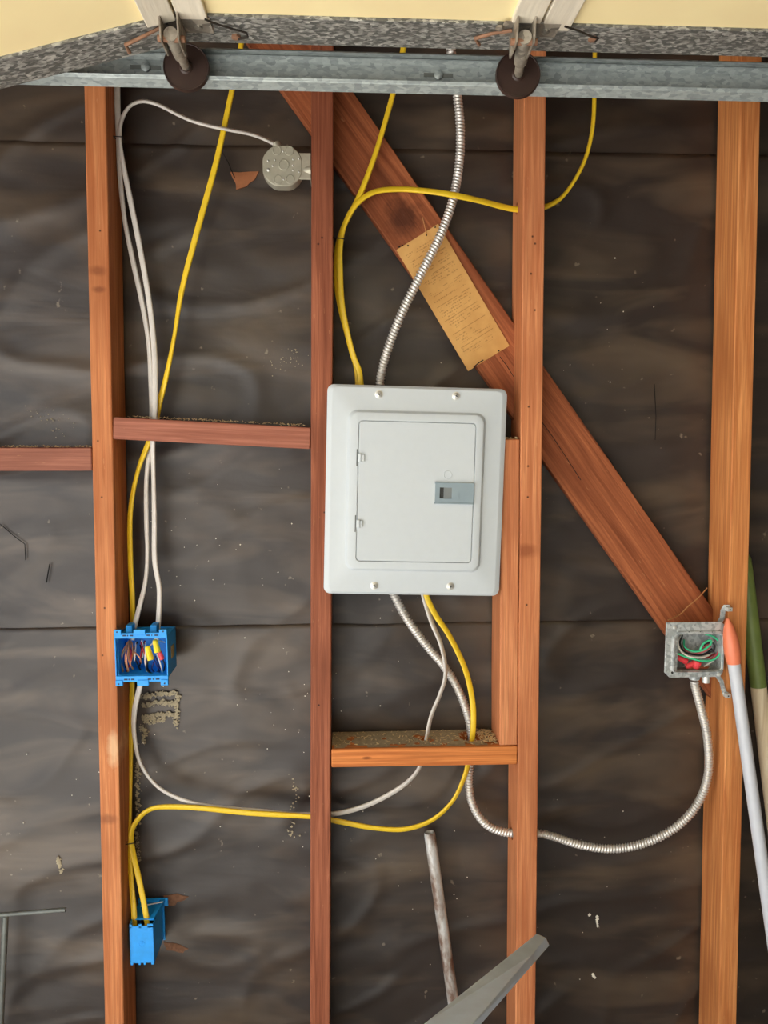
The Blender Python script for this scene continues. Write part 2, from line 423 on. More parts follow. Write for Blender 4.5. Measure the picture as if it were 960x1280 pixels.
tag(lbk, 'orange horizontal block below the breaker panel, sawdust on top', 'blocking', 'horizontal blocks between studs')
a, b = P(147, 535), P(388, 548)
a.x = SX['s1'](a.z)[1]+.001; b.x = SX['s2'](b.z)[0]-.001
b1 = board('blocking', a, b, .041, .088, 'wood_b1')
tag(b1, 'slightly tilted reddish horizontal block with white and yellow cables through it', 'blocking', 'horizontal blocks between studs')
c0 = P(60, 574); xr = SX['s1'](c0.z)[0]-.001
b0 = board('blocking', (-1.15, 0, c0.z), (xr, 0, c0.z), .043, .088, 'wood_b0')
tag(b0, 'reddish horizontal block cut off by the left picture edge', 'blocking', 'horizontal blocks between studs')
struct(MB().box((-1.15, 0, 0), (1.45, .088, .04)).build('trim_1', 'wood_s1'), 'sill plate at the foot of the studs')
struct(MB().box((-1.15, 0, 2.60), (1.45, .088, 2.70)).build('trim_2', 'wood_s2'), 'top plate above the studs')

# ------------------------------------------------------------------ cables
def flat_cable(name, mat, ctrl, label, wide=.0058, thick=.0030, group=None, cat='cable'):
    """ctrl: (px, py, Y, twist degrees); flat jacketed cable, 0 = flat side to the room"""
    c3 = [tuple(P(p[0], p[1], p[2]))+(p[3] if len(p) > 3 else 0,) for p in ctrl]
    sm = catmull(c3, .007); pts = [Vector(q[:3]) for q in sm]; rs = []; n = 12; prevw = None
    for i, p in enumerate(pts):
        t = (pts[min(i+1, len(pts)-1)]-pts[max(i-1, 0)]).normalized()
        W = t.cross(Vector((0, 1, 0)))
        W = W.normalized() if W.length > .15 else prevw
        prevw = W; N = t.cross(W); a = math.radians(sm[i][3])
        W2 = W*math.cos(a)+N*math.sin(a); N2 = t.cross(W2)
        ring = []
        for j in range(n):
            q = 2*math.pi*j/n; cx, cz_ = math.cos(q), math.sin(q)
            ex = math.copysign(abs(cx)**.7, cx); ez = math.copysign(abs(cz_)**.7, cz_)
            ring.append(p+W2*wide*ex+N2*thick*ez)
        rs.append(ring)
    o = MB().rings(rs).build(name, mat, smooth=True, angle=60)
    return tag(o, label, cat, group)

YG, WG = 'yellow cables on the wall', 'white cables on the wall'
flat_cable('yellow_cable', 'yellow', [(305, 20, .05, 40), (300, 66, .05, 40), (290, 113, .046, 30), (271, 200, .044, 20), (249, 280, .044, 0), (228, 360, .044, 30), (218, 420, .044, 55), (208, 470, .044, 35), (199, 505, .046, 10),
    (193, 535, .046, 10), (186, 553, .047, 20), (172, 590, .05, 50), (163, 640, .052, 35), (163, 700, .054, 25), (165.5, 750, .056, 25), (165.5, 790, .073, 25), (165, 860, .073, 25), (163, 950, .072, 30), (162, 1010, .066, 40), (161.5, 1053, .055, 40), (164, 1100, .046, 20), (167.5, 1140, .034, 0), (167.5, 1168, .032, 0)],
    'yellow cable from the top left down the stud, behind the upper blue box', group=YG)
flat_cable('yellow_cable', 'yellow', [(186, 1168, .032, 0), (182, 1140, .034, 0), (174, 1100, .038, 10), (166, 1065, .042, 30), (164, 1042, .042, 40), (171, 1026, .042, 40), (185, 1013, .043, 35), (205, 1008.5, .044, 20), (250, 1010, .044, 10), (310, 1016, .046, 0), (360, 1019, .047, 10), (395, 1021.5, .048, 20), (430, 1028, .05, 0), (465, 1034.5, .05, 20), (505, 1036.5, .05, 20), (540, 1025, .05, 30), (566, 1001, .048, 40), (581, 970, .045, 35), (586, 948, .042, 20), (591, 916, .036, 0), (591, 880, .034, 0), (582, 838, .034, 20), (563, 797, .036, 30), (544, 768, .040, 20), (532, 742, .044, 0), (526, 715, .05, 0)],
    'yellow cable looping from lower blue box across to breaker panel bottom', group=YG)
flat_cable('yellow_cable', 'yellow', [(508, 20, .045, 30), (504, 62, .045, 30), (490, 122, .044, 40), (470, 190, .042, 45), (450, 243, .038, 30), (427, 290, .044, 40), (421, 325, .044, 20), (423, 370, .044, 25), (436, 425, .046, 25), (446, 462, .048, 0), (448, 495, .05, 0)],
    'straight yellow cable dropping beside dark stud into the top of the panel', group=YG)
flat_cable('yellow_cable', 'yellow', [(744, 20, .05, 80), (743.5, 66, .05, 80), (743, 120, .05, 80), (740, 165, .05, 80), (729, 205, .05, 78), (708, 240, .05, 70), (690, 255, .05, 40), (668, 261.5, .05, 20), (640, 261, .044, 10), (600, 251, .026, 20), (565, 243.5, .017, 10), (535, 239, .022, 20), (500, 236.5, .030, 25), (468, 240, .030, 30), (445, 256, .029, 30), (430, 283, .032, 40), (425, 310, .033, 25), (425, 340, .033, 0), (428, 385, .034, 10), (440, 440, .036, 20), (449, 465, .038, 0), (452, 495, .042, 0)],
    'yellow cable arching through the stud across the diagonal brace', group=YG)
flat_cable('white_cable', 'white', [(146, 30, .05, 0), (146.5, 108, .05, 0), (147.5, 150, .05, 0), (148.5, 175, .05, 20), (150, 220, .05, 30), (156, 275, .05, 45), (166, 325, .05, 30), (178, 380, .05, 30), (186, 430, .05, 40), (189, 480, .054, 20), (190, 520, .057, 20), (188, 553, .056, 30), (183, 600, .05, 45), (183, 650, .05, 40), (184, 690, .05, 55), (182, 725, .048, 50), (174, 760, .042, 30), (167, 787, .036, 20), (165, 800, .033, 20)],
    'white cable hanging straight down from above along the left stud', wide=.0054, group=WG)
flat_cable('white_cable', 'white', [(352, 186, .058, 60), (343, 180, .056, 60), (318, 169, .046, 60), (285, 162, .034, 60), (265, 158, .033, 60), (240, 151, .038, 60), (222, 143, .044, 60), (198, 131, .048, 60), (178, 126.5, .048, 55), (162, 133, .046, 55), (152, 150, .044, 45), (149.5, 172, .040, 50), (153, 200, .040, 40), (163, 250, .042, 20), (175, 310, .044, 10), (187, 380, .044, 10), (193, 440, .040, 0), (194, 490, .036, 0), (193, 530, .035, 15), (191, 555, .036, 30), (192, 600, .046, 45), (193, 650, .048, 30), (193.5, 700, .048, 20), (199, 735, .044, 30), (198.5, 770, .04, 20), (196.5, 790, .036, 10), (196, 800, .034, 10)],
    'white cable curving over from the round metal box to upper blue box', wide=.0054, group=WG)
flat_cable('white_cable', 'white', [(178, 845, .036, 0), (174, 862, .040, 10), (168, 890, .046, 20), (168, 920, .05, 40), (176, 955, .05, 50), (198, 984, .05, 45), (232, 1001, .05, 35), (270, 1009, .056, 20), (320, 1013.5, .060, 10), (365, 1018, .062, 10), (395, 1018, .060, 10), (425, 1016, .056, 10), (460, 1006, .05, 20), (495, 988, .046, 20), (515, 972, .045, 40), (526, 955, .045, 50), (533, 924, .045, 45), (539, 895, .045, 50), (550, 868, .045, 50), (557, 842, .045, 50), (552, 808, .045, 50), (539, 776, .045, 45), (529, 742, .046, 40), (526, 715, .05, 40)],
    'white cable sagging from upper blue box across to breaker panel bottom', wide=.0056, group=WG)

def conduit(ctrl, label, r=.0090, pitch=.0062, name='metal_conduit'):
    c3 = [tuple(P(*p)) for p in ctrl]; raw = [Vector(q) for q in catmull(c3, .004)]
    # resample evenly
    step = pitch/7; pts = [raw[0]]; acc = 0
    for a, b in zip(raw, raw[1:]):
        L = (b-a).length; d = step-acc
        while d <= L:
            pts.append(a+(b-a)*(d/L)); d += step
        acc = L-(d-step)
    n = 14; rs = []; ref = None
    for i, p in enumerate(pts):
        t = (pts[min(i+3, len(pts)-1)]-pts[max(i-3, 0)]).normalized()
        if ref is None: ref = t.orthogonal().normalized()
        ref = (ref-t*ref.dot(t)).normalized(); b = t.cross(ref); ring = []
        for j in range(n):
            a = 2*math.pi*j/n; ph = (i*step/pitch+j/n) % 1
            rr = r*(1-.27*(.5+.5*math.cos(2*math.pi*ph))**1.6)
            ring.append(p+(ref*math.cos(a)+b*math.sin(a))*rr)
        rs.append(ring)
    return tag(MB().rings(rs).build(name, 'conduit', smooth=True, angle=180), label, 'conduit', 'spiral steel conduits')
conduit([(560, 20, .05), (564, 66, .05), (572, 122, .048), (575.5, 165, .046), (574, 205, .044), (566, 250, .036), (550, 295, .030), (525, 345, .026), (503, 390, .028), (487, 430, .034), (477, 465, .04), (474, 495, .046)],
        'spiral steel conduit crossing the printed card into the panel top')
conduit([(480, 718, .055), (493, 745, .052), (511, 777, .054), (535, 809, .06), (556, 834, .064), (573, 862, .066), (585, 895, .066), (589, 920, .066), (588, 950, .066), (586, 975, .062), (590, 1003, .058), (603, 1026, .052), (622, 1038, .05), (645, 1041.5, .05), (672, 1041.5, .05), (690, 1045, .05), (725, 1056, .048), (765, 1061, .045), (805, 1054, .04), (845, 1034, .036), (873, 1003, .03), (885.5, 965, .024), (884, 920, .018), (876, 885, .014), (869, 858, .012), (868, 851, .012)],
        'spiral steel conduit sagging from panel bottom to the square metal box')

# holes for the cables, and the notches for the brace
cutters = []
def hole(px, py, Y, r, axis):
    p = P(px, py, Y); ax = Vector(axis)
    o = MB().lathe([(r, -.09), (r, .09)], p, ax, 16).build('cutter', 'black'); cutters.append(o); return o
bc = MB().box((-bw/2-.001, -.001, -.02), (bw/2+.001, .06, Lb+.1)).build('cutter', 'black', mw=brace.matrix_world.copy()); cutters.append(bc)
bpy.context.view_layer.update()
cut(s2, [bc, hole(401, 1019.5, .055, .015, (1, 0, 0))])
cut(s3, [bc, hole(666, 261, .05, .011, (1, 0, 0)), hole(659, 1041.5, .05, .013, (1, 0, 0))])
cut(s4, [bc])
ec = MB().box((SX['s4'](1.2)[1]-.004, -.1, .6), (2.5, .3, 1.7)).build('cutter', 'black'); cutters.append(ec); cut(brace, [ec])
cut(lbk, [hole(531, 940, .045, .0085, (0, 0, 1)), hole(589, 938, .052, .024, (0, 0, 1))])
cut(b1, [hole(191, 538, .046, .018, (0, 0, 1))])
for o in cutters: bpy.data.objects.remove(o)

# ------------------------------------------------------------------ breaker panel
def rrect(cx, cz_, w_, h_, r, n=6):
    out = []
    for (sx_, sz_, a0) in ((1, 1, 0), (-1, 1, 90), (-1, -1, 180), (1, -1, 270)):
        for k in range(n+1):
            a = math.radians(a0+90*k/n); out.append((cx+sx_*(w_/2-r)+r*math.cos(a), cz_+sz_*(h_/2-r)+r*math.sin(a)))
    return out
PY = -.012
tl, tr, br_, bl = P(409.5, 480, PY), P(634, 485.5, PY), P(625.5, 746.5, PY), P(404, 742, PY)
pc = (tl+tr+br_+bl)/4; ux = ((tr-tl)+(br_-bl)).normalized(); uz = ((tl-bl)+(tr-br_)).normalized()
uz = (uz-ux*uz.dot(ux)); uz.y = 0
ang = (math.atan2(ux.z, ux.x) + math.atan2(-uz.x, uz.z))/2
ux = Vector((math.cos(ang), 0, math.sin(ang))); uz = Vector((-math.sin(ang), 0, math.cos(ang)))
pw = ((tr-tl).length+(br_-bl).length)/2; ph_ = ((tl-bl).length+(tr-br_).length)/2
pmw = Matrix((ux, Vector((0, 1, 0)), uz)).transposed().to_4x4(); pmw.translation = (pc.x, -.0015, pc.z)
pinv = pmw.inverted()
def PL(px, py, Y=PY):
    q = pinv @ P(px, py, Y); return q.x, q.z
panel = tag(empty('breaker_panel', mw=pmw), 'light grey metal breaker panel with hinged door between two studs', 'breaker panel')
def rect_of(p0, p1, p2, p3):
    q = [PL(*p) for p in (p0, p1, p2, p3)]
    cx = sum(x for x, z in q)/4; cz_ = sum(z for x, z in q)/4
    return cx, cz_, (q[1][0]+q[2][0]-q[0][0]-q[3][0])/2, (q[0][1]+q[1][1]-q[2][1]-q[3][1])/2
rx, rz, rw, rh = rect_of((434.5, 512), (606, 516.5), (601, 717), (431, 711))
dx, dz, dw, dh = rect_of((449, 526), (593.8, 530), (588, 702.5), (445.5, 700))
def L2(pts, y): return [Vector((x, y, z)) for x, z in pts]
m = MB(); lp = []
lp.append(L2(rrect(0, 0, pw-.004, ph_-.004, .012), 0))
lp.append(L2(rrect(0, 0, pw, ph_, .013), -.003)); lp.append(L2(rrect(0, 0, pw-.001, ph_-.001, .013), -.0055))
lp.append(L2(rrect(0, 0, pw-.018, ph_-.010, .011), -.0102)); lp.append(L2(rrect(0, 0, pw-.022, ph_-.014, .011), -.0106))
lp.append(L2(rrect(rx, rz, rw+.004, rh+.004, .020), -.0107)); lp.append(L2(rrect(rx, rz, rw, rh, .019), -.0115))
lp.append(L2(rrect(rx, rz, rw-.009, rh-.009, .016), -.0172)); lp.append(L2(rrect(rx, rz, rw-.014, rh-.014, .014), -.0182))
lp.append(L2(rrect(dx, dz, dw+.003, dh+.003, .008), -.0182)); lp.append(L2(rrect(dx, dz, dw+.0022, dh+.0022, .008), -.0176)); lp.append(L2(rrect(dx, dz, dw+.0022, dh+.0022, .008), -.0135))
m.rings(lp, (True, True)).build('cover', 'panel', panel, smooth=True, angle=28)
m = MB(); m.rings([L2(rrect(dx, dz, dw, dh, .007), -.0138), L2(rrect(dx, dz, dw, dh, .007), -.0172), L2(rrect(dx, dz, dw-.0016, dh-.0016, .0065), -.0180)])
door = m.build('door', 'panel', panel, smooth=True, angle=30)
q0 = PL(425, 500); 
enc0, enc1 = P(424, 500, 0), P(607, 735, 0)
m = MB(); e0 = pinv @ enc0; e1 = pinv @ enc1
m.box((-.132, .0025, -ph_/2+.012), (.118, .085, ph_/2-.012)).build('enclosure', 'panel', panel, bevel=.002)
def screw(parent, x, z, y, r=.0058, mat='zinc'):
    m = MB().lathe([(r*1.35, 0), (r*1.35, .0008), (r, .0012), (r, .0022), (r*.75, .0036), (r*.2, .0042)], (x, y, z), (0, -1, 0), 18)
    o = m.build('screw', mat, parent, smooth=True)
    s_ = MB(); a = random.uniform(0, 3)
    for k in (a, a+math.pi/2):
        mt = Matrix.Translation((x, y-.0040, z)) @ Matrix.Rotation(k, 4, 'Y')
        s_.box((-r*.55, -.0004, -r*.1), (r*.55, .0004, r*.1), mt)
    s_.build('cross_slot', 'latch_dark', o); return o
for px, py in ((473.7, 493), (570, 495), (468, 732), (563, 733)): x, z = PL(px, py); screw(panel, x, z, -.0104)
for px, py in ((450.5, 572), (448.5, 654)):
    x, z = PL(px, py); h = MB()
    h.lathe([(.0044, -.0072), (.0044, .0072)], (x-.0005, -.0190, z), (0, 0, 1), 12); h.box((x, -.0215, -.0064+z), (x+.0068, -.0172, z+.0064))
    h = h.build('hinge', 'panel', panel, smooth=True, bevel=.0004)
    MB().box((x-.0075, -.0186, z-.016), (x-.0058, -.0176, z+.016)).build('hinge_slot', 'latch_dark', h)
x0, z0 = PL(543.6, 603); x1, z1 = PL(590.5, 629.5)
lz0, lz1 = min(z0, z1), max(z0, z1); lw = x1-x0
m = MB(); fr = [rrect((x0+x1)/2, (lz0+lz1)/2, lw, lz1-lz0, .0012, 2)]
wx0, wx1 = x0+lw*.115, x0+lw*.43; wz0, wz1 = lz0+(lz1-lz0)*.24, lz0+(lz1-lz0)*.78
for bx0, bx1, bz0, bz1 in ((x0, wx0, lz0, lz1), (wx1, x1, lz0, lz1), (wx0, wx1, lz0, wz0), (wx0, wx1, wz1, lz1)):
    m.box((bx0, -.0225, bz0), (bx1, -.0178, bz1))
latch = m.build('latch', 'latch', door); latch['label'] = 'blue-grey plastic door latch'
m = MB(); m.box((x0-.001, -.0236, lz1-.0016), (x1, -.0176, lz1+.0006)); m.box((x0-.001, -.0236, lz0-.0006), (x1, -.0176, lz0+.0016)); m.build('latch_rail', 'latch', door)
m = MB(); m.box((wx0, -.0186, wz0), (wx1, -.0180, wz1)); m.build('latch_recess', 'latch_dark', door)
m = MB(); m.box((wx0+(wx1-wx0)*.35, -.0212, wz0), (wx1, -.0186, wz1)); m.build('latch_slide', 'latch_mid', door)
m = MB()
for k in range(6): m.box((wx1+lw*.17, -.0230, wz0+k*.0022), (wx1+lw*.19+.0012, -.0224, wz0+k*.0022+.0013))
m.build('embossed_mark', 'latch', door)
x, z = PL(559, 593.5); m = MB()
m.rings([[Vector((x+r*math.cos(2*math.pi*j/24), y, z+r*math.sin(2*math.pi*j/24))) for j in range(24)] for r, y in ((.0085, -.0178), (.0080, -.0190), (.0070, -.0190), (.0064, -.0178))], (False, False), True)
m.build('knockout_ring', 'panel', door, smooth=True)

# ------------------------------------------------------------------ octagonal metal box
oc = P(353, 207, .03); oct_ = tag(empty('octagon_box', oc), 'round grey octagonal metal box nailed to dark stud, cable entering its top', 'electrical box')
def octa(r, y, rot=22.5): return [Vector((r*math.cos(math.radians(rot+45*k)), y, r*math.sin(math.radians(rot+45*k)))) for k in range(8)]
def octs(r, y, ch=.62):  # octagon with rounded corners
    out = []
    for k in range(48):
        a = 2*math.pi*k/48; rr = min(r/max(abs(math.cos(a)), abs(math.sin(a))), r*1.06/max(abs(math.cos(a-math.pi/4)), abs(math.sin(a-math.pi/4))))
        rr = min(rr, r*1.055); out.append(Vector((rr*math.cos(a), y, rr*math.sin(a))))
    return out
R8 = .0370
body = MB().rings([octs(R8, .028), octs(R8, .004), octs(R8*.985, .0012), octs(R8*.95, 0)]).build('body', 'octo', oct_, smooth=True, angle=30)
for px, py in ((346, 188), (361.5, 188.5), (347.5, 224.5), (362.5, 224)):
    q = P(px, py, .03)-oc; MB().lathe([(.0088, .0005), (.0086, -.0009), (.0070, -.0012), (.0066, -.0004), (.001, -.0004)], q, (0, 1, 0), 20).build('knockout', 'octo', body, smooth=True, angle=25)
q = P(354.5, 206, .03)-oc; MB().lathe([(.0105, .0005), (.0102, -.0012), (.0082, -.0016), (.0078, -.0006), (.001, -.0006)], q, (0, 1, 0), 24).build('knockout', 'octo', body, smooth=True, angle=25)
for px, py in ((335, 201), (343.5, 200), (341, 207.5), (366, 207), (366.5, 199.5), (373.5, 198.5), (366, 213), (373.5, 215), (353.5, 189.5), (354.5, 224.5)):
    q = P(px, py, .03)-oc; MB().lathe([(.0019, .0003), (.0018, -.0012), (.001, -.0020), (.0002, -.0022)], q, (0, 1, 0), 10).build('dimple', 'zinc', body, smooth=True)
q = P(335.5, 212.5, .03)-oc; MB().lathe([(.0034, .0003), (.0032, -.001), (.0018, -.0024), (.0002, -.003)], q, (0, 1, 0), 14).build('screw', 'zinc', oct_, smooth=True)
bx0 = .026; bx1 = SX['s2'](oc.z)[0]-oc.x-.0015
zt, zb_ = (P(380, 191, .03)-oc).z, (P(380, 224, .03)-oc).z
m = MB(); m.box((bx0, .001, zb_), (bx1, .0032, zt)); m.box((bx1-.002, .001, zb_), (bx1, .05, zt))
brk = m.build('bracket', 'octo', oct_, bevel=.0008)
m = MB()
rs = []
for k in range(9):
    t_ = k/8; rs.append([Vector((bx0+.012+(bx1-bx0-.013)*t_, .0012-(.0045*t_)*max(0, math.sin(math.pi*j/8)), -.006+(-.010+.020*j/8)*(.35+.5*t_))) for j in range(9)])
m.add([v for r in rs for v in r], [(i*9+j, i*9+j+1, i*9+j+10, i*9+j+9) for i in range(8) for j in range(8)]).build('stiffening_rib', 'octo', brk, smooth=True)
MB().lathe([(.0075, 0), (.0075, .012), (.0055, .013)], (P(349, 183, .056)-oc)+Vector((0, 0, -.004)), (-.55, 0, .8), 16).build('cable_clamp', 'octo', oct_, smooth=True)

# ------------------------------------------------------------------ blue two-gang box
FY = -.013
zt, zb_ = P(176, 787, FY).z, P(176, 857, FY).z
xl, xr_ = P(143.5, 820, FY).x, P(209.5, 820, FY).x
zmid = (zt+zb_)/2; sx1 = SX['s1'](zmid)[1]+.0012
bb = tag(empty('outlet_box', (sx1, 0, zmid)), 'open bright blue two-gang plastic box full of wires on left stud', 'electrical box', 'blue plastic boxes')
O = Vector((sx1, 0, zmid))
def bx(m, x0, x1, y0, y1, z0, z1): return m.box((x0-O.x, y0-O.y, z0-O.z), (x1-O.x, y1-O.y, z1-O.z))
zi1, zi0 = P(176, 798, FY).z, P(176, 845, FY).z
wt = .0024; m = MB(); D_ = .062
bx(m, sx1, sx1+wt, 0, D_, zi0-.004, zi1+.004); bx(m, xr_-wt, xr_, FY+.001, D_, zi0-.004, zi1+.004)
bx(m, sx1, xr_, 0, D_, zi1-.0004, zi1+.0015); bx(m, sx1, xr_, 0, D_, zi0-.004, zi0-.0016); bx(m, sx1, xr_, D_-wt, D_, zi0-.004, zi1+.004)
bx(m, xl, xl+wt, FY, -.0006, zi0, zi1)
m.build('body', 'blue', bb, bevel=.0006)
def fx(px): return P(px, 820, FY).x
def flange(zin, zout, s):
    m = MB(); za = zin; zb2 = zin+(zout-zin)*.62
    lo, hi = min(za, zb2), max(za, zb2)
    bx(m, xl, xr_, FY, FY+.005, lo, hi)
    for a, b in ((143.5, 152.5), (168 if s > 0 else 170.5, 182.5 if s > 0 else 185), (200, 209.5)):
        lo, hi = min(zin+(zout-zin)*.4, zout), max(zin+(zout-zin)*.4, zout)
        bx(m, fx(a), fx(b), FY-.0018, FY+.005, lo, hi)
    f = m.build('flange', 'blue', bb, bevel=.0009)
    for a, b in ((154, 158.5), (159.7, 161), (163, 167), (184, 188), (190, 191.2), (194, 198.5)):
        d = MB(); zc_ = zin+(zout-zin)*.34; bx(d, fx(a), fx(b), FY-.0004, FY+.002, zc_-.0014, zc_+.0014); d.build('slot', 'blue_dark', f)
    for a in (147.5, 205):
        d = MB(); d.lathe([(.0016, 0), (.0016, -.0006)], Vector((fx(a), FY-.0018, zin+(zout-zin)*.78))-O, (0, 1, 0), 10); d.build('screw_hole', 'blue_dark', f)
    return f
flange(zi1, zt, 1); flange(zi0, zb_, -1)
for px in (162.5, 193):
    m = MB(); xx = P(px, 786, .02).x; bx(m, xx-.006, xx+.006, .012, .040, zi1+.003, zi1+.019); m.build('clamp_tab', 'blue', bb, bevel=.001)
m = MB(); zz = (zi1+zi0)/2; bx(m, xr_, xr_+.001, .016, .040, zz-.012, zz+.012); m.build('side_sticker', 'tantag', bb)
def wire(parent, mat, px_pts, r=.0013, name='wire'):
    c3 = [tuple(P(*p)-parent.location) for p in px_pts]
    return MB().tube([Vector(q) for q in catmull(c3, .004)], r, 7).build(name, mat, parent, smooth=True, angle=180)
W2 = [('copper', [(161, 801, .03), (153, 815, .02), (150.5, 828, .014), (154, 840, .02)]), ('white_ins', [(163, 802, .04), (154.5, 816, .026), (152, 830, .02), (156, 841, .03)]),
 ('copper', [(162, 801, .03), (158, 812, .014), (156.5, 825, .010), (160, 840, .018)]), ('copper', [(162, 800, .03), (160.5, 812, .012), (158.5, 826, .008), (161, 839, .012)]),
 ('copper', [(164, 801, .035), (162, 812, .016), (161, 826, .012), (166, 837, .02)]), ('red_ins', [(161, 803, .03), (164, 815, .018), (163, 828, .014), (158, 840, .02)]),
 ('copper', [(165, 803, .03), (166, 818, .02), (163, 830, .012), (167, 836, .016)]), ('white_ins', [(170, 803, .04), (169, 817, .02), (168, 826, .018)]), 
 ('black_ins', [(172, 802, .04), (167, 814, .03), (170, 826, .024), (176, 838, .03)]), ('black_ins', [(156, 803, .045), (154, 818, .038), (157, 835, .036)]),
 ('red_ins', [(176, 802, .035), (179, 812, .02), (182, 822, .02), (184, 836, .03)]), ('red_ins', [(181, 801, .04), (177, 813, .025), (175, 828, .03)]),
 ('white_ins', [(182, 803, .035), (182, 814, .014), (181.5, 828, .012), (184, 840, .02)]), ('black_ins', [(187, 824, .006), (182.5, 832, .004), (186, 840, .008), (198, 843, .012), (206, 840, .02)]),
 ('black_ins', [(186, 823, .008), (184, 834, .008), (190, 842, .014), (200, 838, .02)]), ('navy_ins', [(191, 822, .006), (196, 832, .008), (200, 842, .016)]), ('navy_ins', [(194, 820, .010), (199, 833, .012), (205, 842, .02)]),
 ('white_ins', [(196, 817, .010), (200, 828, .006), (203, 840, .014)]), ('black_ins', [(202, 822, .014), (206, 831, .016), (204, 841, .022)]), ('white_ins', [(206, 803, .03), (198, 801, .02), (190, 805, .014), (184, 811, .02)]),
 ('copper', [(168, 815, .02), (174, 821, .014), (177, 829, .02)]), ('black_ins', [(175, 806, .05), (178, 820, .045), (172, 838, .045)]), ('navy_ins', [(192, 828, .014), (190, 836, .014), (195, 842, .02)]), ('white_ins', [(177, 800, .03), (180, 812, .03), (178, 822, .02)])]
for mt, pts in W2: wire(bb, mt, pts, .0014 if mt == 'copper' else .0015)
def wire_nut(parent, mat, px0, px1, Y, r=.0058):
    a, b = P(px0[0], px0[1], Y)-parent.location, P(px1[0], px1[1], Y)-parent.location
    ax = b-a; L = ax.length; ax.normalize(); u = ax.orthogonal().normalized(); v = ax.cross(u); rs = []
    for h, k in ((0, .45), (.04, .72), (.12, .82), (.5, .92), (.9, 1.05), (1, 1.0), (1, .6)):
        rs.append([a+ax*(L*h)+(u*math.cos(2*math.pi*j/24)+v*math.sin(2*math.pi*j/24))*r*k*(1 if j % 2 else .93) for j in range(24)])
    return MB().rings(rs).build('wire_nut', mat, parent, smooth=True, angle=35)
wire_nut(bb, 'nut_yellow', (184, 807.5), (188.5, 824.5), .004, .0062); wire_nut(bb, 'nut_yellow', (193.5, 799.5), (197, 815), .006, .0062); wire_nut(bb, 'nut_red', (199, 814), (203, 824), .010, .0048)

# ------------------------------------------------------------------ blue box seen from behind
Y0, Y1 = .012, .090
a, b = P(161, 1156, Y0), P(193.5, 1205, Y0)
xl2 = max(a.x, SX['s1'](a.z)[1]+.001); 
sb = tag(empty('outlet_box', (xl2, Y0, b.z)), 'small closed blue plastic box low on left stud, two yellow cables entering', 'electrical box', 'blue plastic boxes')
o_ = sb.location.copy()
W_, H_, D2 = b.x-xl2, a.z-b.z, Y1-Y0
m = MB(); m.box((0, 0, .004), (W_, .0025, H_-.004)); m.box((0, 0, .003), (.0022, D2, H_)); m.box((W_-.0022, 0, .003), (W_, D2, H_)); m.box((0, 0, .003), (W_, D2, .0055)); m.box((0, .018, H_-.0025), (W_, D2, H_))
for x0_, x1_ in ((0, .006), (.019, .025), (W_-.013, W_)): m.box((x0_, 0, H_-.008), (x1_, .003, H_))
for k, (x0_, x1_) in enumerate(((.001, .006), (.017, .021), (.027, .031), (W_-.007, W_-.001))): m.box((x0_, -.0005, -.001), (x1_, .003, .006))
m.build('body', 'blue', sb, bevel=.0006)
m = MB(); m.box((-.001, D2-.004, H_-.010), (W_+.012, D2-.001, H_+.008)); m.box((W_, D2-.004, .0), (W_+.004, D2-.001, H_)); m.build('mounting_flange', 'blue', sb, bevel=.0006)
m = MB(); m.hexa([Vector(p) for p in ((W_-.012, .012, H_), (W_-.002, .012, H_), (W_+.006, D2-.004, H_), (W_-.004, D2-.004, H_), (W_-.012, .012, H_+.003), (W_-.002, .012, H_+.004), (W_+.006, D2-.004, H_+.007), (W_-.004, D2-.004, H_+.006))]); m.build('nail_rib', 'blue', sb, bevel=.0006)
MB().tube([(.012, .045, H_+.010), (W_+.006, .055, H_+.012)], .0014, 8).build('nail', 'zinc', sb, smooth=True)
m = MB(); q = [Vector((W_/2+r*math.cos(2*math.pi*j/24), y, H_*.52+r*math.sin(2*math.pi*j/24))) for r, y in ((.0062, .0005), (.006, -.0005), (.005, -.0005), (.0048, .0005)) for j in range(24)]
m.rings([q[i*24:(i+1)*24] for i in range(4)], (False, False), True)
m.box((W_/2-.0012, -.0005, H_*.52-.003), (W_/2-.0002, .0005, H_*.52+.003)); m.box((W_/2-.0012, -.0005, H_*.52+.002), (W_/2+.002, .0005, H_*.52+.003)); m.box((W_/2+.0012, -.0005, H_*.52-.000), (W_/2+.002, .0005, H_*.52+.003)); m.build('moulded_mark', 'blue', sb)

# ------------------------------------------------------------------ square junction box with wires
JY = -.014
jl, jr = P(831.5, 810, JY).x, P(904, 810, JY).x; jt, jb_ = P(868, 777.5, JY).z, P(868, 846.5, JY).z
jc = Vector(((jl+jr)/2, JY, (jt+jb_)/2)); jx = tag(empty('junction_box', jc), 'open square galvanized box beside the right stud with green and red wires', 'electrical box')
W_, H_ = jr-jl, jt-jb_
def chm(x0, x1, z0, z1, c, y):   # c: cuts of the four corners (lower left, lower right, upper right, upper left)
    return [Vector((x, y, z)) for x, z in ((x0+c[0], z0), (x1-c[1], z0), (x1, z0+c[1]), (x1, z1-c[2]), (x1-c[2], z1), (x0+c[3], z1), (x0, z1-c[3]), (x0, z0+c[0]))]
J = lambda px, py: (P(px, py, JY).x-jc.x, P(px, py, JY).z-jc.z)
(ol, ot), (orr, ob) = J(844.5, 793), J(902.5, 838.5)
(bl_x, bt_z), (br_x, bb_z) = J(848, 788), J(904, 845.5)
dp = .048; oc4 = (.004, .004, .006, .007); pcn = (.011, .006, .006, .001)
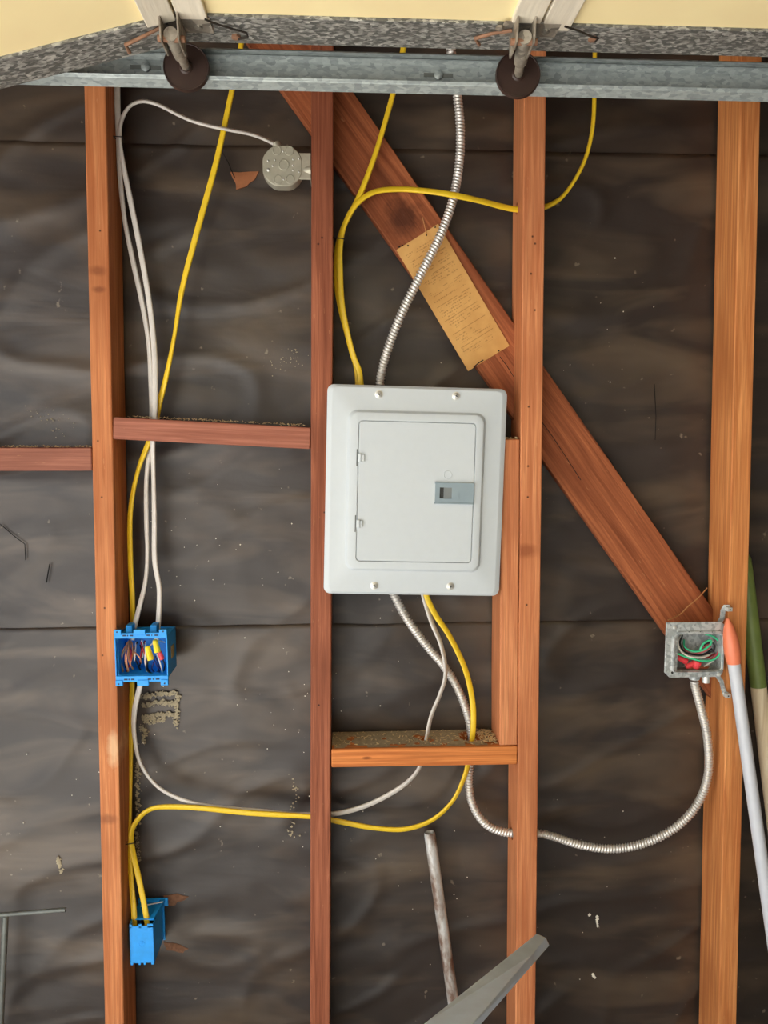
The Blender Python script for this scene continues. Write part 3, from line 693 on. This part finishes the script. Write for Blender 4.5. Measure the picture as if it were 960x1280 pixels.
m = MB(); m.rings([chm(-W_/2, W_/2, -H_/2, H_/2, pcn, .0014), chm(-W_/2, W_/2, -H_/2, H_/2, pcn, -.0004), chm(-W_/2+.0008, W_/2-.0008, -H_/2+.0008, H_/2-.0008, pcn, -.0010),
    chm(ol-.0075, orr+.001, ob-.001, ot+.0075, (.005, .005, .010, .011), -.0010), chm(ol-.006, orr+.0005, ob-.0005, ot+.006, (.005, .005, .009, .010), -.0042), chm(ol-.0035, orr+.0002, ob-.0002, ot+.0035, (.004, .004, .008, .009), -.0046),
    chm(ol, orr, ob, ot, oc4, -.0030), chm(ol, orr, ob, ot, oc4, .0014)], (False, False), True)
plate = m.build('cover_ring', 'boxsteel', jx, bevel=.0003)
m = MB(); m.rings([chm(ol-.0002, orr+.0002, ob-.0002, ot+.0002, oc4, .0016), chm(bl_x, br_x, bb_z, bt_z, (.008,)*4, .0018), chm(bl_x, br_x, bb_z, bt_z, (.008,)*4, dp), chm(bl_x+.0015, br_x-.0015, bb_z+.0015, bt_z-.0015, (.008,)*4, dp-.0012), chm(bl_x+.0015, br_x-.0015, bb_z+.0015, bt_z-.0015, (.008,)*4, .0030), chm(ol+.0010, orr-.0010, ob+.0010, ot-.0010, oc4, .0030)], (False, False), True)
m.box((bl_x+.001, dp-.0012, bb_z+.006), (br_x-.001, dp, bt_z-.006))
jbody = m.build('body', 'boxsteel', jx)
for px, py in ((843, 784.5), (898.5, 843)):
    q = P(px, py, JY)-jc; MB().lathe([(.0036, 0), (.0036, .001), (.003, .0022), (.0008, .0028)], q+Vector((0, -.001, 0)), (0, -1, 0), 12).build('screw', 'zinc', jx, smooth=True)
for px, py, r in ((840, 840.5, .0024), (857, 841.5, .0010), (872, 842, .0012), (886, 842.5, .0011), (860, 789, .0010), (874, 789, .0010), (889, 789.3, .0010)):
    q = P(px, py, JY)-jc; MB().lathe([(r, 0), (r, .0006)], q+Vector((0, -.0009 if py > 800 else -.0042, 0)), (0, -1, 0), 10).build('punched_hole', 'black', jbody)
q = P(862.5, 796, .034)-jc; MB().lathe([(.0026, 0), (.0026, .0006)], q, (0, -1, 0), 12).build('punched_hole', 'black', jbody)
p0 = P(858, 802, .034)-jc; p1 = P(876, 811.5, .034)-jc; MB().box((p0.x, p0.y, p1.z), (p1.x, p0.y+.0006, p0.z)).build('sticker', 'tantag', jx)
WJ = [('white_ins', [(851, 794, .02), (847.5, 802, .008), (850, 812, .002), (860, 820, .0), (875, 822, .0), (886, 819, .004)], .0016),
 ('black_ins', [(853, 794, .03), (850, 804, .014), (854, 813, .01), (866, 818, .008), (880, 818, .008), (890, 811, .012)], .0016),
 ('green_ins', [(855, 800, .03), (856, 809, .012), (866, 814, .006), (878, 813, .004), (888, 806, .004), (889, 800.5, .008), (884, 801, .008), (878, 806, .006), (875, 813, .006)], .0017),
 ('green_ins', [(846, 816.5, -.002), (860, 822, .0), (878, 826, .0), (893, 824, .004), (900.5, 815, .008), (900, 804, .012), (892, 796, .02), (881, 792.5, .03)], .0017),
 ('pink_ins', [(854, 806, .03), (858, 814, .012), (868, 817.5, .01), (882, 813, .006), (888, 808, .01), (884, 806, .012), (878, 812, .012)], .0016),
 ('pink_ins', [(888, 824, .01), (896, 818, .012), (899, 809, .018), (895, 800, .024)], .0015),
 ('white_ins', [(862, 818, .012), (876, 820.5, .01), (888, 817, .014), (893, 808, .02), (889, 798, .03)], .0014),
 ('black_ins', [(880, 807, .014), (888, 803, .012), (893, 806, .014), (891, 814, .012), (880, 819, .014)], .0016),
 ('white_ins', [(880, 833, .004), (887, 829, .004), (892, 826, .006)], .0012),
 ('red_ins', [(866, 826, .01), (872, 822, .014), (884, 822, .018), (894, 817, .024)], .0014)]
for mt, pts, r in WJ: wire(jx, mt, [(a, b, c-.004) for a, b, c in pts], r*1.2)
wire_nut(jx, 'nut_red', (846, 821), (858, 827), .006, .0062); wire_nut(jx, 'nut_red', (857, 834), (868, 829), .002, .0058); wire_nut(jx, 'nut_red', (869, 836), (872, 827), -.001, .0080)
# ears that reach on to the stud
def strap(pts, wd, name, parent, mat, th=.0012):
    c = [P(*p)-jc for p in pts]; rs = []
    for i, p in enumerate(c):
        t = (c[min(i+1, len(c)-1)]-c[max(i-1, 0)]).normalized(); W = t.cross(Vector((0, 1, 0))).normalized()
        rs.append([p-W*wd, p+W*wd, p+W*wd+Vector((0, th, 0)), p-W*wd+Vector((0, th, 0))])
    return MB().rings(rs).build(name, mat, parent, bevel=.0003)
e1 = strap([(892, 786, -.010), (898, 781, -.008), (903, 772, -.005), (904, 763, -.004), (906.5, 758.5, -.005), (912, 759.5, -.010)], .0052, 'mounting_ear', jx, 'boxsteel')
e2 = strap([(897, 845, -.010), (902, 852, -.006), (904, 861, -.004), (906, 867, -.005), (910, 867, -.010)], .0045, 'mounting_ear', jx, 'boxsteel')
for (px, py), e in (((909.5, 760.5), e1), ((907.5, 868), e2)):
    q = P(px, py, -.006)-jc; MB().box((q.x-.005, -.002, q.z-.004), (q.x+.005, .0105, q.z+.004)).build('bent_tab', 'zinc', e, bevel=.0005)
    MB().box((q.x-.0012, -.0026, q.z-.0012), (q.x+.0012, -.0018, q.z+.0012)).build('nail_hole', 'black', e)
q = P(868, 846, .012)-jc
MB().lathe([(.0125, .002), (.0125, -.003), (.0105, -.004), (.0105, -.012), (.0095, -.013)], Vector((q.x, q.y, -H_/2)), (0, 0, 1), 20).build('conduit_connector', 'boxsteel', jx, smooth=True, angle=30)
q = P(882.5, 846, .004)-jc
MB().lathe([(.0078, .002), (.0078, -.0165), (.006, -.018), (.003, -.018)], Vector((q.x, q.y, -H_/2)), (0, 0, 1), 20).build('set_screw_stub', 'zinc', jx, smooth=True, angle=30)

# ------------------------------------------------------------------ printed card on the brace
ct = [P(496, 311, BY-.002), P(547, 281.5, BY-.002), P(637.5, 431, BY-.002), P(584.5, 465, BY-.002)]
cc = sum(ct, Vector())/4; cz3 = ((ct[0]-ct[3])+(ct[1]-ct[2])).normalized(); cx3 = Vector((0, 1, 0)).cross(cz3).normalized()
cwid = ((ct[1]-ct[0]).dot(cx3)+(ct[2]-ct[3]).dot(cx3))/2; chei = ((ct[0]-ct[3]).length+(ct[1]-ct[2]).length)/2
cmw = Matrix((cx3, Vector((0, 1, 0)), cz3)).transposed().to_4x4(); cmw.translation = (cc.x, BY-.0012, cc.z)
m = MB(); nx, nz = 10, 26; vs = []
def cardpt(i, j, back):
    x = -cwid/2+cwid*i/nx; z = -chei/2+chei*j/nz
    jag = .0016*noise.noise(Vector((x*160, j*.1, 2))) if j in (0, nz) else 0
    y = -.0006-.0014*abs(noise.noise(Vector((x*16, z*9, 4))))-.004*max(0, -z/chei-.42)*abs(x/cwid+.2)
    return Vector((x, y+(.0008 if back else 0), z+jag))
top = [cardpt(i, j, 0) for j in range(nz+1) for i in range(nx+1)]; bot = [cardpt(i, j, 1) for j in range(nz+1) for i in range(nx+1)]
K = len(top); fs = []
for j in range(nz):
    for i in range(nx):
        q = j*(nx+1)+i; fs += [(q, q+1, q+nx+2, q+nx+1), (K+q, K+q+nx+1, K+q+nx+2, K+q+1)]
ring = [i for i in range(nx+1)]+[j*(nx+1)+nx for j in range(1, nz+1)]+[nz*(nx+1)+i for i in range(nx-1, -1, -1)]+[j*(nx+1) for j in range(nz-1, 0, -1)]
for a_, b_ in zip(ring, ring[1:]+ring[:1]): fs.append((a_, K+a_, K+b_, b_))
card = tag(empty('printed_card', mw=cmw), 'tan printed paper card tacked to the diagonal brace', 'card')
m.add(top+bot, fs).build('sheet', 'card', card, smooth=True, angle=50)
ci = cmw.inverted()
for px, py in ((533, 294), (544, 284), (499, 308.5), (623.5, 438.5), (510, 307), (503, 307)):
    q = ci @ P(px, py, BY-.003); MB().lathe([(.0014, -.001), (.0014, .002), (.0006, .0026)], (q.x, -.001, q.z), (0, -1, 0), 8).build('tack', 'black', card)
q0, q1 = ci @ P(592, 459, BY-.003), ci @ P(604, 450, BY-.003)
MB().tube([(q0.x, -.002, q0.z), ((q0.x+q1.x)/2, -.005, (q0.z+q1.z)/2+.001), (q1.x, -.003, q1.z)], .0010, 6).build('bent_nail', 'darkwire', card)
q0, q1 = ci @ P(528, 272, BY-.004), ci @ P(533, 293, BY-.003)
MB().tube([(q0.x, -.006, q0.z), (q1.x, -.003, q1.z)], .0008, 6).build('bent_nail', 'straw', card)

# ------------------------------------------------------------------ cable staples
def staple(px0, px1, Y, label):
    a, b = P(px0[0], px0[1], Y), P(px1[0], px1[1], Y-.004)
    o = MB().tube([a+Vector((0, .010, 0)), a+Vector((0, -.002, 0)), b+Vector((0, -.002, 0)), b+Vector((0, .010, 0))], .0011, 6).build('cable_staple', 'darkwire', smooth=True)
    return tag(o, label, 'staple', 'cable staples')
staple((142.5, 171), (153.5, 171.5), .033, 'wire staple over the two white cables near the top of left stud')
staple((416.5, 297), (431, 299), .028, 'wire staple over the two yellow cables at the dark stud')
staple((157, 1055), (169, 1053), .036, 'wire staple over two yellow cables above the small blue box')

# ------------------------------------------------------------------ overhead garage door, track and rollers
HD = 1.65+.500                                  # underside height of the open door
YE = -.480                                      # edge of the door nearest the wall
def atz(px, py, z):                             # the point of the level z that the pixel shows
    d = FW+RT*((px-480)/F)-UP*((py-640)/F); return CAM+d*((z-CAM.z)/d.z)
YS = atz(500, 27, HD).y; YE = atz(500, 59.5, HD).y
xj1, xj2 = atz(222, 25, HD).x, atz(674.5, 33, HD).x
gd = tag(empty('garage_door', (xj1, YE, HD)), 'cream overhead garage door with mottled zinc edge seen from below', 'garage door')
YB = YE-2.45
def frame(x, z, slope):
    mw = Matrix.Rotation(slope, 4, 'Y'); mw.translation = Vector((x, YE, z))-gd.location; return mw
pl = P(0, 75, YS)
slope = math.atan2((HD-(atz(0, 75, HD-.045).z)), 1)  # placeholder, replaced below
xa = P(0, 75, YS); slope = math.atan2(HD-xa.z, xj1-xa.x)
secs = [(xj1, -1, .52, -slope), (xj1, 1, xj2-xj1, 0), (xj2, 1, .52, 0)]
for x, sgn, L, rot in secs:
    mw = frame(x, HD, rot)
    sec = MB(); lo, hi = (-L, -.001) if sgn < 0 else (.001, L-.001)
    sec.box((lo, YB-YE, .004), (hi, -.002, .045))
    sec = sec.build('section', 'cream', gd, bevel=.003, mw=mw)
    k = YS-YE
    st = MB().box((lo, k, 0), (hi, 0, .0042)).box((lo, -.0015, 0), (hi, 0, .047)); st.build('end_stile', 'stile', sec, bevel=.0008)
    sw = .037
    ends = [(hi-sw, hi)] if sgn < 0 else [(lo, lo+sw)]
    if x == xj1 and sgn > 0: ends.append((hi-sw, hi))
    for a_, b_ in ends: MB().box((a_+.0008, YB-YE, -.003), (b_-.0008, k+.006, .0045)).build('edge_strip', 'stripwhite', sec, bevel=.0012)
def tubel(pts, r, name, mat, parent, n=8): return MB().tube([Vector(p) for p in pts], r, n).build(name, mat, parent, smooth=True)
for x, disc, se in ((xj1, (232.5, 83.5), (213, 42)), (xj2, (648, 92.5), (656, 46))):
    Yd = YE+.018
    pd = P(disc[0], disc[1], Yd); zax = pd.z
    ps = atz(se[0], se[1], zax)
    g = gd.location
    rl = empty('roller'); rl.parent = gd; rl.location = pd-g
    rr = 27.0/F*(Yd-CAM.y)
    MB().lathe([(.004, -.001), (.007, -.002), (.009, .0002), (rr*.93, .0004), (rr*.955, -.0008), (rr*.985, -.0008), (rr, .0008), (rr, .006), (rr*.95, .0075), (.004, .0075)], (0, 0, 0), (0, 1, 0), 40).build('wheel', 'wheel', rl, smooth=True, angle=35)
    ax = (ps-pd); MB().tube([Vector((0, -.001, 0)), ax*.35, ax*.36, ax], [.0058, .0058, .0085, .0085], 14).build('stem', 'hinge', rl, smooth=True, angle=40)
    # hinge bracket that carries the stem, bolted under the stiles
    hg = empty('hinge'); hg.parent = gd; hg.location = Vector((ps.x, ps.y, HD))-g
    z0_ = zax-HD
    m = MB(); m.box((-.024, .004, -.0032), (.046, .036, -.0006)); leaf = m.build('leaf', 'hinge', hg, bevel=.0008)
    m = MB()
    for s_ in (-1, 1):
        m.hexa([Vector(p) for p in ((s_*.0105-.0011, -.006, z0_-.010), (s_*.0105+.0011, -.006, z0_-.010), (s_*.0105+.0011, .034, z0_-.010), (s_*.0105-.0011, .034, z0_-.010), (s_*.0105-.0011, -.012, -.001), (s_*.0105+.0011, -.012, -.001), (s_*.0105+.0011, .040, -.001), (s_*.0105-.0011, .040, -.001))])
    m.build('bracket_cheek', 'hinge', hg, bevel=.0005)
    tubel([(-.016, .004, z0_-.004), (.016, .004, z0_-.004)], .004, 'hinge_pin', 'rust', hg, 10)
    for bx_, by_ in ((-.028, .014), (.03, .02)):
        MB().lathe([(.005, 0), (.005, .003), (.002, .0045)], (bx_, by_, -.003), (0, 0, -1), 6).build('bolt', 'hinge', leaf)
    # bent rusty clip to the left and thin wire to the right
    if x == xj1: A = [(204, 33), (180, 45), (157, 56), (162, 66)]; Bq = [(256, 24), (268, 29), (290, 36), (308, 41), (310, 46), (298, 49)]
    else: A = [(640, 38), (615, 42), (594, 48), (599, 56)]; Bq = [(706, 33), (722, 38), (740, 46), (748, 48), (744, 52)]
    pa = [atz(px, py, HD-.006 if px > 200 or x != xj1 else HD-.006-(xj1-atz(px, py, HD).x)*math.tan(slope)) for px, py in A]
    o = tubel([p-g-hg.location for p in pa], [.0021, .0021, .0025, .0025], 'rusty_clip', 'rust', hg, 6)
    pb = [atz(px, py, HD-.004) for px, py in Bq]
    tubel([p-g-hg.location for p in pb], .0013, 'tie_wire', 'darkwire', hg, 6)
    MB().lathe([(.006, 0), (.006, .003), (.003, .004)], pb[-1]-g-hg.location+Vector((-.003, 0, .004)), (0, 0, -1), 6).build('bolt', 'rust', hg)
# track: folded channel
ty0 = YE+.024; yw = ty0+.024; ty1 = yw
zt1 = P(600, 69, ty0+.008).z; zln = P(600, 80.5, yw).z; zA = P(600, 104.5, yw-.018).z; zbk = P(600, 119.5, yw-.003).z
prof = [(ty0+.008, zt1), (ty0+.010, zt1+.0015), (yw-.002, zt1+.002), (yw, zt1), (yw, zln+.0022), (yw-.0050, zln+.0010), (yw-.0052, zln-.0002), (yw, zln-.0045), (yw, zbk+.005), (yw-.001, zbk+.0015), (yw-.004, zbk), (yw-.0165, zA-.003), (yw-.018, zA)]
th = .0018; inner = []
for i, (y, z) in enumerate(prof):
    a_ = Vector(prof[max(i-1, 0)]); b_ = Vector(prof[min(i+1, len(prof)-1)]); t = (b_-a_).normalized(); inner.append((y+t.y*th*1 if False else y - (-t[1])*-th, z-t[0]*th))
loop = prof+inner[::-1]
tk = empty('door_track', (xj1, ty0, zbk)); tag(tk, 'galvanized steel door track running across the top of the wall', 'track')
m = MB(); m.rings([[Vector((x, y, z))-tk.location for y, z in loop] for x in (-.72, -.2, .3, .8, 1.4)]); m.build('channel', 'track', tk, smooth=True, angle=28)
for px, py in ((182, 84), (548, 94)):
    q = P(px, py, ty1-.002)-tk.location
    b_ = MB().lathe([(.006, 0), (.006, .002), (.0035, .0035)], q, (0, -1, 0), 14).build('bolt', 'track', tk, smooth=True)
    MB().box((q.x-.020, q.y-.0004, q.z-.0025), (q.x+.020, q.y+.0004, q.z+.0025)).build('bolt_slot', 'rodsteel', b_)
# hangers that tie the track back to the studs, above the frame
for k in ('s1', 's4'):
    xx = sum(SX[k](2.3))/2
    MB().box((xx-.016-tk.location.x, yw-ty0+.001, .030), (xx+.016-tk.location.x, yw-ty0+.004, 2.749-tk.location.z)).build('hanger', 'track', tk, bevel=.0005)

# ------------------------------------------------------------------ things leaning at the wall
def to_floor(a, b, z=0.0):
    return a+(b-a)*((z-a.z)/(b.z-a.z))
# white pole with an orange tip
a, b = P(909.5, 773, -.030), P(967.5, 1184, -.075); base = to_floor(a, b); ax = (base-a).normalized(); L = (base-a).length
wp = tag(empty('extension_pole', base), 'white pole with chipped orange plastic tip leaning on right stud', 'pole')
MB().lathe([(.0118, .080), (.0122, L*.5), (.0122, L-.004), (.009, L)], a-base, ax, 24).build('shaft', 'pole', wp, smooth=True)
MB().lathe([(.0030, 0), (.0062, .008), (.0095, .017), (.0128, .032), (.0150, .050), (.0155, .066), (.0140, .082), (.0126, .090), (.0119, .090)], a-base, ax, 24).build('tip', 'orange', wp, smooth=True, angle=50)
# green and bare wood handle standing in the right bay
a, b = P(928, 690, .066), P(977, 1100, .045); base = to_floor(a, b); ax = (base-a).normalized(); L = (base-a).length
hd = tag(empty('tool_handle', base), 'bare wooden tool handle with green painted end behind the white pole', 'tool handle')
lg = (P(947, 858, .057)-a).dot(ax)
MB().lathe([(.004, 0), (.011, .004), (.0155, .014), (.0162, .04), (.0165, lg)], a-base, ax, 24).build('painted_end', 'green', hd, smooth=True)
mwz = Matrix.Translation((0, 0, 0)); 
MB().lathe([(.0160, lg+.0005), (.0162, L*.6), (.0165, L-.004), (.012, L)], a-base, ax, 24).build('wood_grip', 'ash', hd, smooth=True)
# worn pipe
a, b = P(537, 1041, .074), P(567, 1255, .052); base = to_floor(a, b); ax = (base-a).normalized(); L = (base-a).length
pp = MB().lathe([(.0080, .030), (.0085, .001), (.0100, -.001), (.0115, .001), (.0120, .006), (.0121, L-.02), (.0121, L-.001), (.010, L)], Vector((0, 0, 0)), (0, 0, -1), 22).build('steel_pipe', 'pipe', smooth=True, angle=40)
pp.matrix_world = Matrix.Translation(a) @ (-ax).to_track_quat('Z', 'Y').to_matrix().to_4x4()
tag(pp, 'worn rusty grey pipe leaning in the bay below the breaker panel', 'pipe')
# thin steel rod standing at the left edge
a = P(7, 1147, .050); b = P(1, 1280, .045); base = to_floor(a, b)
tr_ = tag(empty('steel_rod', base), 'thin dark steel rod with a crossbar at the lower left edge', 'rod')
MB().tube([a-base+Vector((0, 0, .004)), Vector((0, 0, .0))], .0062, 10).build('upright', 'rodsteel', tr_, smooth=True)
c1, c2 = P(-30, 1146, .048), P(82, 1137, .048)
MB().tube([c1-base, c2-base], .0046, 10).build('crossbar', 'rodsteel', tr_, smooth=True)
# galvanized channel poking in from below
def bl_(px, py, dep): return P(px, py, CAM.y+dep)
tipd, nrd = 1.14, .84
n0 = [bl_(528, 1281, nrd+.0), bl_(590, 1281, nrd-.012), bl_(601, 1281, nrd+.030), bl_(548, 1275, nrd+.040)]
t0 = [bl_(670.5, 1167, tipd), bl_(682.5, 1172.5, tipd-.006), bl_(687, 1182, tipd+.016), bl_(674, 1178, tipd+.02)]
ext = [n+(n-t)*.75 for n, t in zip(n0, t0)]
# lift the shape slightly near the tip as in a folded end
mid = [n*.22+t*.78 for n, t in zip(n0, t0)]; mid[1] = mid[1]+Vector((-.004, 0, -.006))
cen = sum(ext, Vector())/4
gb = tag(empty('galvanized_bar', (cen.x, cen.y, 0)), 'tapered galvanized steel bar pointing up right at the bottom', 'metal bar')
g = gb.location
MB().rings([[p-g for p in r] for r in (ext, n0, mid, t0)]).build('arm', 'sheetsteel', gb, bevel=.0012)
q = (t0[0]+t0[1]+t0[2]+t0[3])/4-g; dq = (t0[0]-n0[0]).normalized()
MB().rings([[q+(p-g-q)*.9+dq*h for p in t0] for h in (-.002, .0022)]).build('end_cap', 'zinc', gb, bevel=.0008)
MB().box((-.018, -.018, 0), (.018, .018, cen.z-.005)).build('leg', 'sheetsteel', gb, bevel=.002)

# ------------------------------------------------------------------ traces on the paper and small debris
def blob(name, mat, pix, parent, Y=PAPER-.004, th=.002, rough=.0015):
    c = [P(px, py, Y) for px, py in pix]; cen = sum(c, Vector())/len(c); n = len(c); out = []
    dense = []
    for p, q in zip(c, c[1:]+c[:1]):
        for t in (0, .33, .66):
            r = p.lerp(q, t); k = noise.noise(r*90)*rough; dense.append(r+(r-cen).normalized()*k)
    m = MB(); rs = [[p+Vector((0, th+.006, 0)) for p in dense], [p for p in dense], [cen+(p-cen)*.7+Vector((0, -th*.6, 0)) for p in dense], [cen+(p-cen)*.25+Vector((0, -th, 0)) for p in dense]]
    o = m.rings(rs).build(name, mat, smooth=True, angle=60)
    if parent: o.parent = parent
    return o
blob('torn_patch', 'tornwood2', [(288, 215), (322, 215), (318, 224), (308, 232), (295, 237), (293, 226)], wall, th=.0012, rough=.005)
blob('torn_patch', 'tornwood', [(205, 1120), (222, 1117), (236, 1121), (228, 1127), (215, 1133), (206, 1131)], wall, th=.0012, rough=.005)
blob('torn_patch', 'tornwood', [(206, 1178), (222, 1180), (235, 1186), (230, 1192), (218, 1190), (207, 1188)], wall, th=.0012, rough=.005)
# stucco that oozed through the seam
def lumps(name, mat, px_path, n, r0, r1, spread, parent=None, Y=PAPER-.004, flat=.6):
    m = MB()
    for k in range(n):
        t = random.random()*(len(px_path)-1); i = int(t); f = t-i
        px = px_path[i][0]*(1-f)+px_path[i+1][0]*f+random.gauss(0, spread); py = px_path[i][1]*(1-f)+px_path[i+1][1]*f+random.gauss(0, spread)
        p = P(px, py, Y); r = random.uniform(r0, r1); q = Vector((random.random(), random.random(), random.random()))
        vs = [(p.x+r*a*random.uniform(.7, 1.2), p.y+r*flat*b, p.z+r*c*random.uniform(.7, 1.2)) for a, b, c in ((1, 0, 0), (-1, 0, 0), (0, 1, 0), (0, -1, 0), (0, 0, 1), (0, 0, -1))]
        m.add(vs, [(0, 4, 3), (4, 1, 3), (1, 5, 3), (5, 0, 3), (4, 0, 2), (1, 4, 2), (5, 1, 2), (0, 5, 2)])
    o = m.build(name, mat, smooth=True, angle=80)
    if parent: o.parent = parent
    o['kind'] = 'stuff'; return o
for path, n in (([(176, 871), (200, 868), (222, 866)], 90), ([(178, 882), (200, 878), (218, 880)], 90), ([(178, 898), (200, 893), (222, 893)], 90), ([(180, 903), (205, 899)], 40), ([(222, 868), (221, 890), (219, 908)], 70), ([(176, 908), (182, 915), (178, 930)], 40), ([(172, 950), (173, 985), (171, 1040), (173, 1080)], 110)):
    lumps('plaster_ooze', 'plaster', path, int(n*1.6), .0010, .0034, 1.7, wall)
lumps('plaster_ooze', 'plaster', [(73, 1071), (74, 1080), (76, 1091)], 40, .002, .005, 1.2, wall)
for pts in ([(746, 1146), (746.5, 1152), (748, 1161)], [(741, 1218), (743, 1222)], [(737, 1143), (737, 1144)]):
    lumps('plaster_drip', 'chalk', pts, 14, .002, .0038, .4, wall)
lumps('crumbs', 'chalk', [(560, 520), (330, 700), (60, 640), (250, 1080), (760, 1000), (700, 1200), (560, 1120), (250, 600), (90, 1000), (300, 900), (440, 880), (780, 300)], 150, .0006, .0018, 45, wall, Y=PAPER-.0045)
lumps('crumbs', 'plaster', [(365, 975), (370, 1000), (362, 1040), (372, 1044)], 40, .001, .0028, 3, wall)
lumps('crumbs', 'plaster', [(335, 455), (375, 440)], 40, .0006, .0016, 8, wall)
lumps('crumbs', 'plaster', [(85, 540), (60, 520), (40, 515)], 40, .0006, .0018, 7, wall)
def crack(pix, r=.0009):
    return MB().tube([P(px, py, PAPER-.0055) for px, py in pix], r, 5).build('crack', 'black', wall)
crack([(0, 655), (20, 672), (31, 680), (32, 700)]); crack([(62, 705), (58, 728)], .0012); crack([(275, 185), (285, 203), (293, 222)]); crack([(818, 480), (820, 520), (819, 550)], .0007)
# shavings on top of the blocks
def shavings(name, label, x0, x1, z, n, ybias=(.01, .085), zslope=0, size=1):
    m = MB()
    for k in range(n):
        x = random.uniform(x0, x1); y = random.uniform(*ybias); L = random.uniform(.002, .009)*size; wd = random.uniform(.0006, .0018)*size
        a = random.uniform(0, 6.28); h = random.uniform(.0003, .004)*size
        mt = Matrix.Translation((x, y, z+zslope*(x-x0)+h)) @ Matrix.Rotation(a, 4, 'Z') @ Matrix.Rotation(random.uniform(-.5, .5), 4, 'Y')
        m.box((-L/2, -wd/2, -.0003), (L/2, wd/2, .0004), mt)
    o = m.build(name, 'sawdust'); tag(o, label, 'sawdust', None, 'stuff'); return o
zt_ = zb_top+.0005
def dust_sheet(x0, x1, z, zs, holes, label):
    nx, ny = int((x1-x0)/.005), 17; vs = []; fs = []
    for j in range(ny+1):
        for i in range(nx+1):
            x = x0+(x1-x0)*i/nx; y = .004+.083*j/ny
            vs.append((x, y, z+zs*(x-x0)+.0007+.0009*noise.noise(Vector((x*60, y*60, 3)))))
    for j in range(ny):
        for i in range(nx):
            a = j*(nx+1)+i; x, y = vs[a][0]+.0025, vs[a][1]+.0025
            if any((x-hx)**2+(y-hy)**2 < hr*hr for hx, hy, hr in holes): continue
            if noise.noise(Vector((x*45, y*45, 8)))+.55*(y/.085) < -.08: continue
            fs.append((a, a+1, a+nx+2, a+nx+1))
    o = MB().add(vs, fs).build('dust_layer', 'dust', smooth=True, angle=180); return tag(o, label, 'dust', None, 'stuff')
h1, h2, h3 = P(531, 940, .045), P(589, 938, .052), P(191, 538, .047)
dust_sheet(SX['s2'](zc)[1]+.002, SX['s3'](zc)[0]-.040, zb_top+.0008, 0, [(h1.x, h1.y, .012), (h2.x, h2.y, .027)], 'grey dust film on the block below the breaker panel')
xa_, xb_ = SX['s2'](zc)[1]+.003, SX['s3'](zc)[0]-.042
shavings('sawdust', 'scattered sawdust and shavings on the block below the breaker panel', xa_, xb_, zt_, 260, size=.8)
shavings('sawdust_heap', 'small heap of curled shavings at the foot of the short stud', xb_-.03, xb_+.004, zt_, 90, (.02, .08), 0, 1.5)
zz_ = a_z = P(200, 524).z
bA, bB = P(150, 522), P(385, 534)
shavings('sawdust', 'sawdust lying on the tilted block with cables through it', bA.x+.004, bB.x-.004, bA.z+.002, 160, (.005, .08), (bB.z-bA.z)/(bB.x-bA.x), .9)
shavings('sawdust', 'sawdust lying on the block at left picture edge', -.66, xr-.004, c0.z+.0218, 110, (.005, .08), 0, .8)
shavings('splinters', 'pale splinters on the sawn top of the short stud', xr3(jz1)-jw+.002, xr3(jz1)-.002, jz1, 40, (.002, .03), 0, .9)
# dry straw caught above the square box
st_ = MB().tube([Vector(q) for q in catmull([tuple(P(*p)) for p in ((835, 775, .02), (850, 768, .03), (860, 758, .034), (872, 748, .04), (884, 735, .05))], .006)], .0013, 6).build('straw', 'straw', smooth=True)
tag(st_, 'dry straw strand caught above the square metal box', 'straw')
